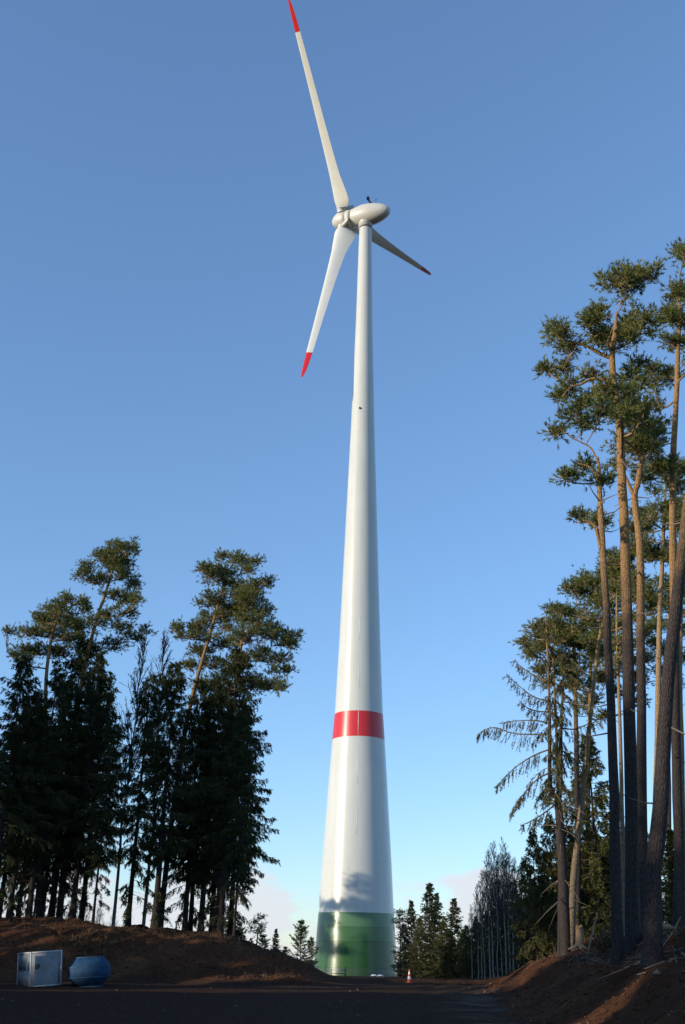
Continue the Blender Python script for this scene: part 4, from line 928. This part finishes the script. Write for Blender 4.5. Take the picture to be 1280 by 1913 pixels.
yy = np.concatenate([rs.uniform(19, 62, n // 2), rs.uniform(56.5, 64, n - n // 2)]); xx = np.concatenate([np.interp(yy[:n // 2], FY, FX) + rs.uniform(-.4, 5.5, n // 2), rs.uniform(-20, -1, n - n // 2)]); zz = height(xx, yy)
for i in range(n):
    sz = .025 + .10 * rs.uniform() ** 3; v, f = rock(rs, np.array([xx[i], yy[i], zz[i] + sz * .15]), sz); g.add(v, None, f)
o = part('soil_clods', g, plain('soil_clod', (0.085, 0.042, 0.026), 0.95, .45, 3, 0.0, .05)); o['kind'] = 'stuff'; o['label'] = 'crumbled red-brown soil clods on both banks'
# dry grass and bracken tufts on the banks
g = G(); n = 900
yy = np.concatenate([rs.uniform(57, 66, 450), rs.uniform(30, 60, 450)]); xx = np.concatenate([rs.uniform(-19, -2, 450), np.interp(yy[450:], FY, FX) + rs.uniform(4.2, 8, 450)])
zz = height(xx, yy); c = np.stack([xx, yy, zz], -1); needles(g, c, np.tile([0, 0, 1.0], (n, 1)), 7, .22, .02, .6, rs)
cb = at(1135, 1738, 46); cc = np.stack([cb[0] + rs.normal(0, .35, 60), 46 + rs.normal(0, .5, 60), 0 * np.arange(60)], -1); cc[:, 2] = height(cc[:, 0], cc[:, 1]) + rs.uniform(0, .5, 60); needles(g, cc, np.tile([0, 0, 1.0], (60, 1)), 12, .35, .05, .8, rs)
cb = at(165, 1775, 58.5); cc = np.stack([cb[0] + rs.normal(0, .8, 70), 58.8 + rs.normal(0, .7, 70), 0 * np.arange(70)], -1); cc[:, 2] = height(cc[:, 0], cc[:, 1]) + rs.uniform(0, .15, 70); needles(g, cc, np.tile([0, 0, 1.0], (70, 1)), 9, .28, .05, .9, rs)
o = part('dry_grass', g, M_dry); o['kind'] = 'stuff'; o['label'] = 'dry grass and bracken tufts along the bank tops'
g = G(); n = 800; yy = rs.uniform(24, 62, n); xx = np.interp(yy, FY, FX) + rs.uniform(2.6, 8, n); zz = height(xx, yy); a = rs.uniform(0, 6.28, n); l = rs.uniform(.15, .8, n)
A = np.stack([xx, yy, zz + .02], -1); B = np.stack([xx + np.cos(a) * l, yy + np.sin(a) * l, height(xx + np.cos(a) * l, yy + np.sin(a) * l) + rs.uniform(.02, .2, n)], -1); sticks(g, A, B, .018, .008)
o = part('brushwood', g, M_twig); o['kind'] = 'stuff'; o['label'] = 'twigs and brushwood littering the top of the right bank'
# stump, logs, stones
p = at(1082, 1740, 54); z = gz(p[0], 54)
st = thing('tree_stump', 'torn sunlit tree stump at the top of the right bank beside the pale leaning stem', 'stump', (p[0], 54, z - .1))
st.scale = (.72, .72, .85)
g = G(); k = 12; a = np.arange(k) * 2 * np.pi / k; tube(g, [(0, 0, 0), (0, 0, .35), (.03, 0, .8)], [.34, .27, .25], k, False, .06, rs)
ring = g.v[-1][-k:]; topr = ring + np.stack([0 * a, 0 * a, rs.uniform(.05, .5, k)], -1); j = np.arange(k); j2 = (j + 1) % k
part('bole', g, M_wood, st)
g = G(); g.add(np.vstack([ring, topr, ring.mean(0)]), np.stack([j, j2, k + j2, k + j], -1), np.stack([np.full(k, 2 * k), k + j2, k + j], -1)); part('splintered_top', g, M_wood, st)
g = G()
for q in range(5):
    aa = q * 1.3; tube(g, [(.2 * math.cos(aa), .2 * math.sin(aa), .2), (.5 * math.cos(aa), .5 * math.sin(aa), .1), (.8 * math.cos(aa), .8 * math.sin(aa), .0)], [.10, .07, .03], 6)
part('roots', g, M_twig, st)
def log(name, label, p0, p1, r, m, cat):
    p0 = np.array(p0); t = thing(name, label, cat, p0); g = G(); P = smooth_path([p0, (p0 + p1) / 2 + np.array([0, 0, .06]), p1], 8); tube(g, P, np.linspace(r, r * .7, 8), 9, True, .06, rs); part('stem', g, m, t, False, p0)
    for q in (3, 5, 6): g = G(); sticks(g, P[q:q + 1], P[q:q + 1] + rs.normal(0, .25, (1, 3)) + np.array([0, 0, .2]), r * .35, r * .15); part('side_branch', g, m, t, False, p0)
a0 = at(1095, 1742, 52); b1 = at(1116, 1708, 52); a0[2] = gz(a0[0], 52)
log('dead_branch', 'bare dead branch sticking up at a slant right of the stump', a0, b1, .05, M_wood, 'branch')
a0 = at(1236, 1742, 36); b1 = at(1262, 1742, 36.5); a0[2] = gz(a0[0], 36) + .15; b1[2] = gz(b1[0], 36.5) + .15
log('fallen_log', 'pale log lying on the bank top between the two rightmost trunks', a0, b1, .12, M_wood, 'log')
a0 = at(1160, 1745, 42); b1 = at(1175, 1735, 43); a0[2] = gz(a0[0], 42) + .2; b1[2] = gz(b1[0], 43) + .3
log('fallen_log', 'short pale log end between the slender pine and the tallest pine', a0, b1, .2, M_wood, 'log')
for px, py, lb in ((1228, 1824, 'pale angular stone lying on the lower right bank slope'),):
    # find where the sight line meets the slope
    Yv = 18.0
    for Yt in np.arange(15, 45, .1):
        q = at(px, py, Yt)
        if q[2] <= gz(q[0], Yt): Yv = Yt; break
    q = at(px, py, Yv); g = G()
    for _ in range(3): v, f = rock(rs, np.array([rs.normal(0, .05), rs.normal(0, .05), .05]), .13); g.add(v, None, f)
    o = part('field_stone', g, M_wood); o.location = (q[0], Yv, gz(q[0], Yv)); o['label'] = lb; o['category'] = 'stone'
